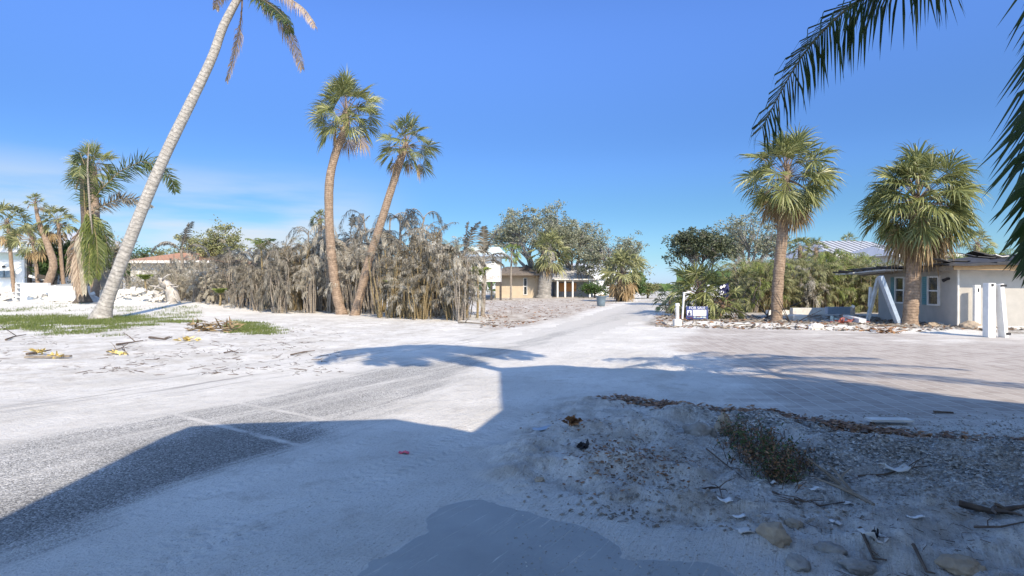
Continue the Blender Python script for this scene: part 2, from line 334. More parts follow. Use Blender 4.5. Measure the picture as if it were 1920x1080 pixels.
cv = math_(t, 'MAXIMUM', cv, mrange(t, math_(t, 'ADD', mrange(t, attr(t, 'es'), .3, 0, 0, .2), noise(t, 8, p, 6, .8)), .74, .95, 0, .4))
t.links.new(mixcol(t, cv, col, scol), b.inputs['Base Color']); b.inputs['Roughness'].default_value = .7
bump(t, b, blendh(t, cv, math_(t, 'MULTIPLY', noise(t, 40, p, 4), .06), sandrelief(t, p, n2, n3)), 1.0, .055)

# leaves / bark / buildings
leafmat('sabal_leaf', (.075, .095, .03), (.27, .285, .105), (.62, .58, .33), .25, .42, .45)
leafmat('sabal_dry', (.20, .13, .065), (.38, .28, .15), (.55, .45, .28), .15)
leafmat('coco_leaf', (.035, .055, .020), (.10, .13, .035), (.34, .30, .10), .22, .4, .4)
leafmat('coco_green', (.06, .085, .02), (.17, .20, .05), (.42, .42, .14), .25)
leafmat('coco_dry', (.20, .14, .10), (.42, .34, .26), (.58, .50, .40), .15)
leafmat('near_leaf', (.025, .045, .012), (.06, .10, .025), (.25, .22, .09), .3, .4, .4)
leafmat('dead_leaf', (.20, .18, .145), (.46, .43, .36), (.76, .72, .62), .2)
leafmat('dead_dark', (.06, .054, .043), (.22, .20, .16), (.54, .50, .42), .1)
leafmat('areca_leaf', (.10, .15, .035), (.26, .31, .08), (.48, .48, .16), .3)
leafmat('areca_olive', (.12, .14, .055), (.30, .30, .14), (.52, .48, .30), .25)
leafmat('oak_leaf', (.13, .145, .09), (.30, .31, .22), (.55, .54, .45), .25)
leafmat('sea_leaf', (.035, .07, .02), (.09, .15, .04), (.22, .26, .08), .2)
leafmat('dark_olive', (.035, .05, .03), (.11, .125, .065), (.28, .28, .17), .15)
leafmat('brush', (.20, .175, .13), (.44, .40, .31), (.72, .68, .56), .15)
leafmat('leaflitter', (.08, .04, .02), (.32, .17, .08), (.52, .36, .20), .05)
leafmat('grass', (.07, .105, .025), (.17, .21, .055), (.38, .34, .16), .3)
leafmat('shellbits', (.16, .15, .14), (.46, .44, .41), (.85, .83, .80), 0)
trunkmat('coco_bark', (.56, .53, .49), (.35, .325, .295), 5.0, .5, .5, .5)
trunkmat('sabal_bark', (.46, .345, .255), (.26, .185, .13), 9.0, .6, .55)
trunkmat('boot_bark', (.36, .24, .17), (.22, .14, .10), 6.0, .8, .5)
trunkmat('dark_bark', (.22, .17, .13), (.10, .08, .065), 6.0, .5, .4)
trunkmat('oak_bark', (.42, .40, .37), (.24, .225, .205), 2.0, .1, .1)
trunkmat('cane', (.42, .34, .17), (.24, .18, .10), 7.0, .5, .6)
trunkmat('cane_grey', (.42, .38, .33), (.26, .22, .18), 7.0, .5, .5)
plain('white_paint', (.80, .80, .79), (.66, .66, .65), 5, .5, .1)
plain('white_dirty', (.74, .73, .70), (.50, .48, .45), 3, .7, .4)
plain('stucco_grey', (.47, .45, .42), (.40, .385, .36), 3, .9, .5, .01, detail=10)
plain('stucco_yellow', (.52, .44, .33), (.44, .37, .28), 2, .9, .2)
plain('stucco_white', (.74, .75, .75), (.64, .65, .65), 1.5, .85, .2)
plain('pale_green', (.55, .64, .62), (.48, .57, .55), 2, .8, .1)
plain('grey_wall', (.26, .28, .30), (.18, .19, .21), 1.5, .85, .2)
plain('timber', (.50, .33, .17), (.34, .21, .10), 5, .75, .3, .01, stretch=(1, 9, 9))
plain('timber_dark', (.085, .068, .055), (.035, .03, .028), 4, .8, .4)
plain('old_wood', (.30, .26, .21), (.16, .13, .10), 8, .85, .5)
plain('felt_black', (.06, .06, .065), (.02, .02, .022), 2.5, .8, .7, .04)
plain('roof_brown', (.20, .17, .145), (.10, .085, .075), 3, .9, .5)
plain('roof_orange', (.42, .23, .145), (.32, .17, .11), 2, .9, .4)
plain('teal', (.12, .30, .34), (.09, .24, .28), 4, .5, .1)
plain('blue_paint', (.38, .45, .54), (.26, .33, .43), 5, .5, .1)
plain('can_plastic', (.17, .23, .28), (.13, .18, .22), 3, .5, .05)
plain('dark_stuff', (.03, .03, .035), None, 4, .8, .3)
plain('driftwood', (.62, .58, .53), (.26, .235, .21), 3, .9, .5)
plain('door_wood', (.50, .24, .08), (.38, .17, .05), 3, .6, .1)
plain('pink', (.75, .10, .16), (.55, .06, .10), 30, .5, .1)
plain('yellow', (.75, .60, .22), (.55, .42, .14), 8, .7, .2)
plain('red_dull', (.40, .12, .09), (.25, .08, .06), 8, .7, .2)
plain('sign_blue', (.06, .085, .24), (.05, .07, .20), 3, .4, 0)
plain('sign_white', (.80, .81, .84), (.76, .77, .80), 3, .4, 0)
plain('navy', (.035, .04, .13), (.02, .022, .07), 8, .7, .2)
plain('rock_tan', (.50, .40, .29), (.27, .22, .17), 9, .95, 1, .03, detail=10)
plain('rock_grey', (.40, .385, .36), (.22, .205, .19), 9, .95, 1, .03, detail=10)
plain('rubble_mixed', (.36, .33, .29), (.13, .115, .10), 1.5, .95, .6, .03)
plain('rubble_white', (.80, .785, .75), (.50, .48, .45), 3, .9, .8, .04)
plain('twig', (.16, .12, .09), (.07, .05, .04), 12, .9, .5)
plain('roof_metal', (.58, .585, .60), (.47, .475, .49), 1.2, .45, .05, metal=.2)
m, t, b, o = newmat('glass'); b.inputs['Base Color'].default_value = (.03, .035, .04, 1); b.inputs['Roughness'].default_value = .12; b.inputs['Specular IOR Level'].default_value = .7
t.links.new(ramp(t, noise(t, 2, objco(t)), [(.4, (.015, .018, .02)), (.6, (.06, .07, .075))]), b.inputs['Base Color'])
def MT(n): return MATS[n]

# ---- mesh builder
class MB:
    def __init__(s): s.v = []; s.f = []; s.m = []; s.uv = {}; s.mi = 0
    def add(s, vs, fs, mi=None, uvs=None):
        o = len(s.v); s.v.extend([tuple(q) for q in vs])
        for k, f in enumerate(fs):
            if uvs: s.uv[len(s.f)] = uvs[k]
            s.f.append(tuple(i + o for i in f)); s.m.append(s.mi if mi is None else mi)
    def box(s, c, size, rz=0, rx=0, ry=0, mi=None, bev=0, tap=1):
        M = Matrix.Translation(Vector(c)) @ Matrix.Rotation(rz, 4, 'Z') @ Matrix.Rotation(ry, 4, 'Y') @ Matrix.Rotation(rx, 4, 'X')
        a, b_, d = [q / 2 for q in size]
        if bev <= 0:
            vs = [(sx_ * a * (tap if sz > 0 else 1), sy * b_ * (tap if sz > 0 else 1), sz * d) for sz in (-1, 1) for sy in (-1, 1) for sx_ in (-1, 1)]
            fs = [(0, 2, 3, 1), (4, 5, 7, 6), (0, 1, 5, 4), (2, 6, 7, 3), (0, 4, 6, 2), (1, 3, 7, 5)]
        else:
            e = min(bev, a * .9, b_ * .9, d * .9)
            vs = []; fs = []
            prof = [(-d, e), (-d + e, 0), (d - e, 0), (d, e)]
            for z_, ins in prof:
                for (sx_, sy) in ((-1, -1), (1, -1), (1, 1), (-1, 1)):
                    X, Y = (a - ins), (b_ - ins)
                    if sx_ * sy > 0: vs += [(sx_ * (X - (0 if ins else 0)), sy * (Y - e), z_), (sx_ * (X - e), sy * Y, z_)] if (sx_ < 0) == (sy < 0) else []
                    else: vs += [(sx_ * (X - e), sy * Y, z_), (sx_ * X, sy * (Y - e), z_)]
            n8 = 8
            for r_ in range(3):
                for i in range(n8): j = (i + 1) % n8; fs.append((r_ * 8 + i, r_ * 8 + j, r_ * 8 + 8 + j, r_ * 8 + 8 + i))
            fs.append(tuple(range(7, -1, -1))); fs.append(tuple(range(24, 32)))
        s.add([M @ Vector(q) for q in vs], fs, mi)
    def quad(s, a, b_, c, d, mi=None): s.add([a, b_, c, d], [(0, 1, 2, 3)], mi)
    def tube(s, pts, rad, n=8, mi=None, cap=True, jit=0):
        pts = [Vector(q) for q in pts]; k = len(pts)
        if isinstance(rad, (int, float)): rad = [rad] * k
        t0 = (pts[1] - pts[0]).normalized(); ref = Vector((0, 0, 1)) if abs(t0.z) < .9 else Vector((1, 0, 0))
        u = t0.cross(ref).normalized(); vs = []; Ls = [0]
        for i in range(k):
            tg = (pts[min(i + 1, k - 1)] - pts[max(i - 1, 0)]).normalized()
            u = (u - tg * u.dot(tg)).normalized(); w = tg.cross(u)
            if i: Ls.append(Ls[-1] + (pts[i] - pts[i - 1]).length)
            for j in range(n):
                a = 2 * math.pi * j / n; r_ = rad[i] * (1 + (U(-jit, jit) if jit else 0))
                vs.append(pts[i] + u * (math.cos(a) * r_) + w * (math.sin(a) * r_))
        fs = []; uvs = []
        for i in range(k - 1):
            for j in range(n):
                j2 = (j + 1) % n; fs.append((i * n + j, i * n + j2, (i + 1) * n + j2, (i + 1) * n + j))
                uvs.append(((j / n, Ls[i]), ((j + 1) / n, Ls[i]), ((j + 1) / n, Ls[i + 1]), (j / n, Ls[i + 1])))
        if cap:
            fs.append(tuple(range(n - 1, -1, -1))); uvs.append(tuple((.5, 0) for _ in range(n)))
            fs.append(tuple((k - 1) * n + j for j in range(n))); uvs.append(tuple((.5, Ls[-1]) for _ in range(n)))
        s.add(vs, fs, mi, uvs)
    def build(s, name, mats, parent=None, smooth=False, loc=None):
        me = bpy.data.meshes.new(name); me.from_pydata(s.v, [], s.f)
        if isinstance(mats, str): mats = [mats]
        for q in mats: me.materials.append(MT(q))
        me.polygons.foreach_set('material_index', s.m)
        if s.uv:
            uvl = me.uv_layers.new(name='UVMap'); d = np.zeros(len(me.loops) * 2)
            li = 0
            for fi, f in enumerate(s.f):
                u = s.uv.get(fi)
                if u:
                    for k, q in enumerate(u): d[(li + k) * 2] = q[0]; d[(li + k) * 2 + 1] = q[1]
                li += len(f)
            uvl.data.foreach_set('uv', d)
        if smooth: me.polygons.foreach_set('use_smooth', [True] * len(me.polygons))
        me.update()
        ob = bpy.data.objects.new(name, me); C.objects.link(ob)
        if parent: ob.parent = parent
        if loc is not None: ob.location = loc
        return ob
def tag(o, label=None, cat=None, group=None, kind=None):
    if label: o['label'] = label
    if cat: o['category'] = cat
    if group: o['group'] = group
    if kind: o['kind'] = kind
    return o
def thing(name, label, cat, loc=(0, 0, 0), rz=0, group=None):
    o = bpy.data.objects.new(name, None); C.objects.link(o); o.location = loc; o.rotation_euler = (0, 0, rz)
    return tag(o, label, cat, group)
def dup(root, loc, rz=0, sc_=1, label=None, group=None):
    r_ = root.copy(); C.objects.link(r_); r_.location = loc; r_.rotation_euler = (0, 0, rz); r_.scale = (sc_, sc_, sc_) if isinstance(sc_, (int, float)) else sc_
    if label: r_['label'] = label
    if group: r_['group'] = group
    for ch in root.children:
        c = ch.copy(); C.objects.link(c); c.parent = r_
        for g in ch.children: d = g.copy(); C.objects.link(d); d.parent = c
    return r_

# ------------------------------------------------------------------ ground sheet, split by surface
def build_ground():
    r = [0.0, .6, 1.2]
    while r[-1] < 75: r.append(r[-1] * 1.0062 if r[-1] > 2.2 else r[-1] + .2)
    while r[-1] < 4000: r.append(r[-1] * 1.12)
    r = np.array(r[1:])
    ang = list(np.arange(-56, 56.01, .30)) + list(np.arange(60, 304, 4.0))
    ang = np.radians(np.array(ang)); nr, na = len(r), len(ang)
    RR, AA = np.meshgrid(r, ang, indexing='ij'); x = RR * np.sin(AA); y = RR * np.cos(AA)
    z = zones(x, y); h = hgt(x, y, z)
    dx, dy = .46, .89
    jt = np.zeros_like(x)
    for (a, b_) in (((280, 765), (640, 856)), ((375, 741), (735, 812))):
        ax, ay = G(*a); bx, by = G(*b_); L = math.hypot(bx - ax, by - ay); ex, ey = (bx - ax) / L, (by - ay) / L
        s_ = (x - ax) * ex + (y - ay) * ey; dd = np.abs((x - ax) * -ey + (y - ay) * ex) + (vnoise(x * 8, y * 8, 4) - .5) * .05
        jt = np.maximum(jt, (.25 + .6 * vnoise(x * 3, y * 3, 6)) * ss((.07 - dd) / .06) * ss((s_ + .2) / .2) * ss((L + .2 - s_) / .2))
    gr = ss((z['er'] - .1) / .5) * ss((x - 1.4) / 1.5) * ss((y - 3.9) / 1.4)
    tr = ss((-z['ea'] - .05) / .5) * ss((3.2 + z['ea']) / 2) * (x < 3) * (1 - ss((z['er'] + .2) / .4)) * ss((y - 6) / 3) * (x < (.46 / .89) * (y - 12) - 1.2)
    far = ss((np.hypot(x, y) - 9) / 18)
    yy = np.maximum(y, 3); qx = 960 + F * x / yy; qy = HOR + H * F / yy; gs = 0
    for (cx, cy, rx, ry, sl) in ((120, 601, 270, 13, -.012), (480, 619, 62, 12, .08), (140, 622, 90, 9, 0)):
        d_ = np.sqrt(((qx - cx) / rx) ** 4 + ((qy - cy - sl * (qx - cx)) / ry) ** 2); gs = np.maximum(gs, ss(((1 - d_) + (fbm(x * .8, y * .8, 8) - .5) * 2.4) / .8) * (y > 10))
    bare = ss((sdist([G(-300, 1010), G(0, 920), G(240, 830), G(380, 795), G(480, 780), G(640, 800), G(700, 822), G(600, 860), G(380, 955), G(150, 1070), (-3.3, 1), (-6, -3), (-9, 2)], x, y) + .1 + (fbm(x * 1.5, y * 1.5, 66) - .5) * .8) / 1.0)  # barer, darker asphalt strip; follows the house shadow edge, so shade is painted in
    u_ = x * -.89 + y * .46 + (fbm(x * .3, y * .3, 91) - .5) * .5; rut = np.zeros_like(x)
    for c_, a_ in ((3.35, 1), (3.62, .7), (2.1, .8), (4.35, .7), (1.2, .5), (5.6, .5), (7.0, .5), (8.4, .4)): rut = np.maximum(rut, a_ * np.exp(-((u_ - c_) / .09) ** 4))
    rut = rut * ss((fbm(x * .7, y * .7, 93) - .38) / .15) * ss((26 - y) / 10)
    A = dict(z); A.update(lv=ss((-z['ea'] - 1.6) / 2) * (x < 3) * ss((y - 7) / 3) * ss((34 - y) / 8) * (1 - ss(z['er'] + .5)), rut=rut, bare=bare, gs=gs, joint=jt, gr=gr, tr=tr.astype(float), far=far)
    idx = np.arange(nr * na).reshape(nr, na)
    i0 = idx[:-1]; i1 = idx[1:]
    quads = np.stack([i0, i1, np.roll(i1, -1, 1), np.roll(i0, -1, 1)], -1).reshape(-1, 4)
    quads = quads[:, ::-1]
    def fc(a): return a.reshape(-1)[quads].mean(1)
    es, ea, ep = fc(z['es']), fc(z['ea']), fc(z['ep'])
    zone = np.where(es > 0, 3, np.where(ep > 0, 2, np.where(ea > 0, 1, 0)))
    # centre fan belongs to the slab
    V = np.stack([x, y, h], -1).reshape(-1, 3)
    ctr = np.array([[0, 0, float(h[0].mean())]])
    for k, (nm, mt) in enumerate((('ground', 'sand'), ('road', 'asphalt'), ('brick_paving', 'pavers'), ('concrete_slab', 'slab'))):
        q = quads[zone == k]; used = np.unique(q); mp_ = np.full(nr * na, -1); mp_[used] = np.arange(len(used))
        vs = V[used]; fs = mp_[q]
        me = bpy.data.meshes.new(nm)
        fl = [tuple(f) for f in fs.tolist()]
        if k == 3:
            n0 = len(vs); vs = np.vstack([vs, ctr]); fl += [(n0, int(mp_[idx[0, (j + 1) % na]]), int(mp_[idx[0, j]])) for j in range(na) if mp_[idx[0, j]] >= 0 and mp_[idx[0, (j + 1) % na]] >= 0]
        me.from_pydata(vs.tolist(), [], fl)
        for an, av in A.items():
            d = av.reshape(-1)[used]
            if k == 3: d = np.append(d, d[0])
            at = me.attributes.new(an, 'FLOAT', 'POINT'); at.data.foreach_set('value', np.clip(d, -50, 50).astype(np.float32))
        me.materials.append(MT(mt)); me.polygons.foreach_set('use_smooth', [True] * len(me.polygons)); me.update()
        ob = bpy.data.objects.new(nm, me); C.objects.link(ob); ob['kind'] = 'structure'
build_ground()

# ------------------------------------------------------------------ plants
def path(p0, d0, L, bend, n=12, wig=.0):
    p = Vector(p0); d = Vector(d0).normalized(); out = [p.copy()]; tg = [d.copy()]
    for i in range(n):
        d = d + Vector((U(-wig, wig), U(-wig, wig), -bend / n * (.5 + 1.2 * i / n))); d.normalize()
        p = p + d * (L / n); out.append(p.copy()); tg.append(d.copy())
    return out, tg
def interp(pts, t):
    f = t * (len(pts) - 1); i = min(int(f), len(pts) - 2); return pts[i].lerp(pts[i + 1], f - i)
def pinnate(mb, p0, d0, L, bend, n=40, ll=.7, hang=.5, w=.03, rr=.02, start=.15, one=0, mr=0, ml=1, pts=None, ang=.8, seg=2, jit=.15, tipf=.3, drop=0.0, plum=.25):
    if pts is None: pts, tg = path(p0, d0, L, bend, 12, .02)
    k = len(pts); L = sum((pts[i + 1] - pts[i]).length for i in range(k - 1))
    mb.tube(pts, [rr * (1 - .85 * i / (k - 1)) for i in range(k)], 4, mr, cap=False)
    for i in range(n):
        t = start + (1 - start) * (i + .5) / n
        a = interp(pts, t); b_ = interp(pts, min(1, t + .03)); d = (b_ - interp(pts, max(0, t - .03))).normalized()
        side = d.cross(Vector((0, 0, 1)))
        if side.length < .15: side = d.cross(Vector((1, .3, 0)))
        side.normalize()
        prof = min(1, (t - start) * 5 + .35) * (1 - (1 - tipf) * max(0, (t - .45) / .55) ** 1.6)
        for s in (-1, 1):
            if one and s != one and rnd() < .8: continue
            if rnd() < drop: continue
            l = ll * prof * U(1 - jit, 1 + jit); aa = ang * U(.85, 1.15)
            pa = U(-plum, plum); sd2 = side * math.cos(pa) + d.cross(side) * math.sin(pa)
            dr = (sd2 * s * math.cos(1.35 - aa) + d * math.sin(1.35 - aa) + Vector((U(-.1, .1), U(-.1, .1), U(-.1, .1)))).normalized()
            hg = min(1, hang * U(.7, 1.3))
            q1 = a + dr * (l * .5) + Vector((0, 0, -l * .5 * hg * .45))
            dr2 = (dr * (1 - hg) + Vector((0, 0, -1)) * hg).normalized(); q2 = q1 + dr2 * (l * .55)
            wv = (d - dr * d.dot(dr)).normalized() * (w * .5)
            if seg == 2:
                mb.add([a - wv * .6, a + wv * .6, q1 + wv, q1 - wv, q2], [(0, 1, 2, 3), (3, 2, 4)], ml)
            else: mb.add([a - wv * .6, a + wv, q2], [(0, 1, 2)], ml)
def fan(mb, p0, d0, pet, rad, n=22, droop=.3, spread=2.2, ml=1, mr=0, pbend=.5, ragged=.15, fold=.4):
    pts, tg = path(p0, d0, pet, pbend, 5)
    mb.tube(pts, [.022, .018, .016, .014, .013, .012], 3, mr, cap=False)
    hub = pts[-1]; a = tg[-1]
    s = a.cross(Vector((0, 0, 1)))
    if s.length < .1: s = a.cross(Vector((rnd(), rnd(), 0)))
    s.normalize(); nr = s.cross(a)
    tw = U(-1.0, 1.0); s, nr = s * math.cos(tw) + nr * math.sin(tw), nr * math.cos(tw) - s * math.sin(tw)
    dth = 2 * spread / (n - 1); fold = fold * U(.3, 2.2); Z = Vector((0, 0, -1))
    for i in range(n):
        th = -spread + dth * (i + U(-.25, .25)); q = abs(th) / spread
        l = rad * (1 - .38 * q ** 2) * U(1 - ragged, 1 + ragged * .6)
        # the midrib arches down (costapalmate), the sides fold up into a V
        d = a * math.cos(th) + s * math.sin(th) + nr * (fold * (q - .35) + U(-.08, .08)); d.normalize()
        wd = (s * math.cos(th) - a * math.sin(th))
        dd = droop * U(.6, 1.5)
        pm = hub + d * (l * .45) + Z * (dd * l * .10); w = dth * l * .45 * .60
        d2 = (d + Z * dd * .9).normalized(); pe = pm + d2 * (l * .30)
        d3 = (d2 + Z * dd * U(1.0, 2.6)).normalized(); pt = pe + d3 * (l * .28)
        up = nr * (w * .55 * (1 if i % 2 else -1))
        mb.add([hub, pm - wd * w * .7 + up, pm + wd * w * .7 - up, pe + wd * w * .34 - up * .3, pe - wd * w * .34 + up * .3, pt], [(0, 2, 1), (1, 2, 3, 4), (4, 3, 5)], ml)
def fan_crown(mb, ctr, Rc, n, e0=80, e1=-50, n_seg=22, droop=.35, petf=.5, squash=1, dead=0, sx_=1.0, bias=1.0):
    """leaves spread over a ball of radius Rc; elevation from e0 down to e1 degrees"""
    for i in range(n):
        f = (i + .5) / n; el = R(e0 + (e1 - e0) * f ** bias) + U(-.12, .12); az = i * 2.39996 + U(-.35, .35)
        d = Vector((math.cos(az) * math.cos(el), math.sin(az) * math.cos(el), math.sin(el)))
        gap = float(vnoise(np.array([az * 1.1 + ctr[0]]), np.array([el * 2.2 + 5.]), 3)[0])
        if gap < .18 and el < 1.1: continue
        r_ = Rc * U(.78, 1.12) * (.84 + .28 * gap)
        az += U(-.3, .3)
        base = Vector(ctr) + Vector((d.x * .08, d.y * .08, -.25 * Rc * f * squash))
        isdead = f > 1 - dead
        fan(mb, base, d, r_ * petf, r_ * (1 - petf) * 1.08, n_seg, droop * (1.6 if isdead else 1) * U(.6, 1.3), U(1.6, 2.3), 2 if isdead else 1, 0, .3 + (.5 if isdead else .0))
def curve_pts(px, Y, n=26, dY=0.0):
    """smooth trunk through photo pixels at depth Y"""
    P = [PX(a, b_, Y + dY * i) for i, (a, b_) in enumerate(px)]; out = []
    for i in range(len(P) - 1):
        p0 = P[max(0, i - 1)]; p1 = P[i]; p2 = P[i + 1]; p3 = P[min(len(P) - 1, i + 2)]
        m = max(2, n // (len(P) - 1))
        for j in range(m):
            t_ = j / m; out.append(.5 * ((2 * p1) + (p2 - p0) * t_ + (2 * p0 - 5 * p1 + 4 * p2 - p3) * t_ ** 2 + (3 * p1 - p0 - 3 * p2 + p3) * t_ ** 3))
    out.append(P[-1]); return out
def reseat(root, kids):
    """give an Empty its base point: children built in world space keep their place"""
    for k in kids: k.location = -Vector(root.location)
def finish(root, *kids):
    for k in kids: k.parent = root; k.location = Vector((0, 0, 0)) - Vector(root.location)

def sabal(px, base_px_w, top_px_w, ctr_px, Rc_px, label, Y=None, n=42, e0=85, e1=-50, bark='sabal_bark', dead=.12, name='sabal_palm', group=None, droop=.35, boots=None, nseg=30, bias=1., petf=.54, leaf='sabal_leaf', flare=1.4):
    if Y is None: Y = G(*px[0])[1]
    p = curve_pts(px, Y, 30)
    p[0].z = min(p[0].z, gz(p[0].x, p[0].y)) - .08
    k = len(p); r0 = base_px_w / 2 / F * Y; r1 = top_px_w / 2 / F * Y
    rad = [r0 + (r1 - r0) * i / (k - 1) + (flare - 1) * r0 * max(0, 1 - i / 2.5) ** 2 for i in range(k)]
    rad = [q * U(.965, 1.035) for q in rad]
    root = thing(name, label, 'palm tree', (p[0].x, p[0].y, p[0].z + .08), 0, group)
    mb = MB(); mb.tube(p, rad, 12, 0, jit=.03); tr = mb.build('trunk', bark, smooth=True)
    cb = MB(); c = PX(*ctr_px, Y); fan_crown(cb, c, Rc_px / F * Y, int(n * 1.4), e0, e1, nseg, droop, petf, 1, dead, bias=bias)
    # old leaf bases and stalks under the crown
    top = p[-1]; cb.tube([top, c], [r1 * .95, r1 * .7], 8, 0)
    cr_ = cb.build('crown', [bark, leaf, 'sabal_dry'])
    kids = [tr, cr_]
    if boots:
        bb = MB()
        for i in range(boots):
            t_ = 1 - .22 * rnd(); q = interp(p, t_); az = U(0, 6.28); d = Vector((math.cos(az), math.sin(az), U(.6, 1.3))).normalized()
            bb.tube([q + d * r1 * .6, q + d * (r1 * 1.0 + U(.06, .22))], [.05, .025], 4, 0)
        kids.append(bb.build('old_stalks', ['boot_bark']))
    finish(root, *kids)
    return root, c, Y

# big leaning coconut palm
def big_coconut():
    Yc = 28.3
    p = curve_pts([(187, 601), (213, 530), (262, 405), (309, 295), (358, 195), (398, 112), (420, 52), (446, 2), (458, -22)], Yc, 40)
    p[0].z -= .15; k = len(p)
    def rw(i):
        f = i / (k - 1); px = 25 + (12.5 - 25) * f ** .8
        return px / 2 / F * Yc + .30 * max(0, 1 - i / 4) ** 2
    root = thing('coconut_palm', 'tall grey trunked coconut palm leaning right over the grass patch', 'palm tree', (p[0].x, p[0].y, 0))
    mb = MB(); mb.tube(p, [rw(i) * U(.98, 1.02) for i in range(k)], 16, 0); tr = mb.build('trunk', 'coco_bark', smooth=True)
    kids = [tr]; c = p[-1]
    def fr(pix, dz, n=70, ll=.75, hang=.75, mat='coco_leaf', rach='cane', dY=0, lab=None, **kw):
        P = [PX(a, b_, Yc + dY * j / (len(pix) - 1)) for j, (a, b_) in enumerate(pix)]
        pts = []
        for i in range(len(P) - 1):
            p0 = P[max(0, i - 1)]; p1 = P[i]; p2 = P[i + 1]; p3 = P[min(len(P) - 1, i + 2)]
            for j in range(5):
                t_ = j / 5; pts.append(.5 * ((2 * p1) + (p2 - p0) * t_ + (2 * p0 - 5 * p1 + 4 * p2 - p3) * t_ ** 2 + (3 * p1 - p0 - 3 * p2 + p3) * t_ ** 3))
        pts.append(P[-1]); b_ = MB(); pinnate(b_, None, None, 0, 0, n, ll, hang, .05, .05, kw.pop('start', .12), pts=pts, **kw)
        o = b_.build('frond', [rach, mat]); 
        if lab: o['label'] = lab
        kids.append(o)
    fr([(458, -22), (490, -8), (528, 38), (552, 80), (568, 130)], 0, 80, .85, .8, 'coco_dry', 'cane_grey', 2, 'pale dry frond drooping right')
    fr([(458, -25), (500, -22), (545, 0), (575, 22), (592, 52)], 0, 80, .75, .8, 'coco_dry', 'cane_grey', -1)
    fr([(458, -18), (500, 4), (535, 28), (546, 62)], 0, 60, .9, .8, 'coco_leaf', 'cane', 1)
    fr([(458, -18), (490, 0), (520, 20), (540, 42)], 0, 60, .9, .6, 'coco_leaf', 'cane', -2)
    fr([(456, -18), (455, 20), (450, 60), (440, 105), (426, 152)], 0, 80, .6, .75, 'coco_dry', 'twig', 0, 'dead brown frond hanging straight down', start=.25)
    fr([(456, -20), (430, -26), (415, -12), (406, 18)], 0, 50, .6, .8, 'coco_dry', 'cane_grey', 1)
    fr([(456, -22), (420, -60), (370, -75), (330, -50), (310, -10 - 30)], 0, 70, .8, .6, 'coco_leaf', 'cane', 2)
    fr([(458, -24), (465, -90), (500, -150), (560, -170)], 0, 70, .8, .5)
    fr([(458, -24), (440, -100), (400, -150), (340, -170)], 0, 70, .8, .5)
    fr([(458, -24), (500, -70), (560, -85), (610, -50), (640, -20)], 0, 70, .8, .5, dY=3)
    fr([(458, -24), (480, -60), (520, -60), (560, -30)], 0, 60, .8, .5, dY=-4)
    hb = MB(); hb.box(c, (.7, .7, 1.0), bev=.2); hb.box(c + Vector((.3, -.3, -.5)), (.3, .3, .35), bev=.1); kids.append(hb.build('fibre_sheath', 'boot_bark'))
    finish(root, *kids)
big_coconut()

# twin curved sabals in front of the thicket
sabal([(641, 590), (630, 545), (621, 470), (617, 400), (619, 335), (632, 282), (650, 240)], 19, 14, (650, 205), 74, 'taller of the two curved palms growing in front of the dead thicket', n=40, e0=85, e1=-42, boots=14, droop=.32, dead=.06, group='tall palms with bare trunks')
sabal([(665, 592), (675, 555), (690, 495), (712, 425), (733, 358), (750, 305), (757, 285)], 17, 13, (762, 268), 66, 'shorter palm leaning right beside its curved taller twin', n=32, e0=85, e1=-48, boots=40, droop=.38, dead=.1, group='tall palms with bare trunks')
# two full sabals on the right
sabal([(1456, 604), (1457, 560), (1461, 500), (1466, 450), (1469, 400)], 20, 19, (1475, 322), 92, 'sabal palm with wind torn crown standing left of the damaged house', n=62, e0=85, e1=-65, boots=60, droop=.4, dead=.16, group='tall palms with bare trunks', bias=.9)
sabal([(1706, 612), (1708, 580), (1711, 540), (1714, 490), (1715, 440)], 27, 23, (1720, 368), 110, 'sabal palm with dense round crown in front of the damaged house window', n=105, e0=88, e1=-72, boots=30, droop=.6, dead=.22, group='tall palms with bare trunks', nseg=30, bias=.85)

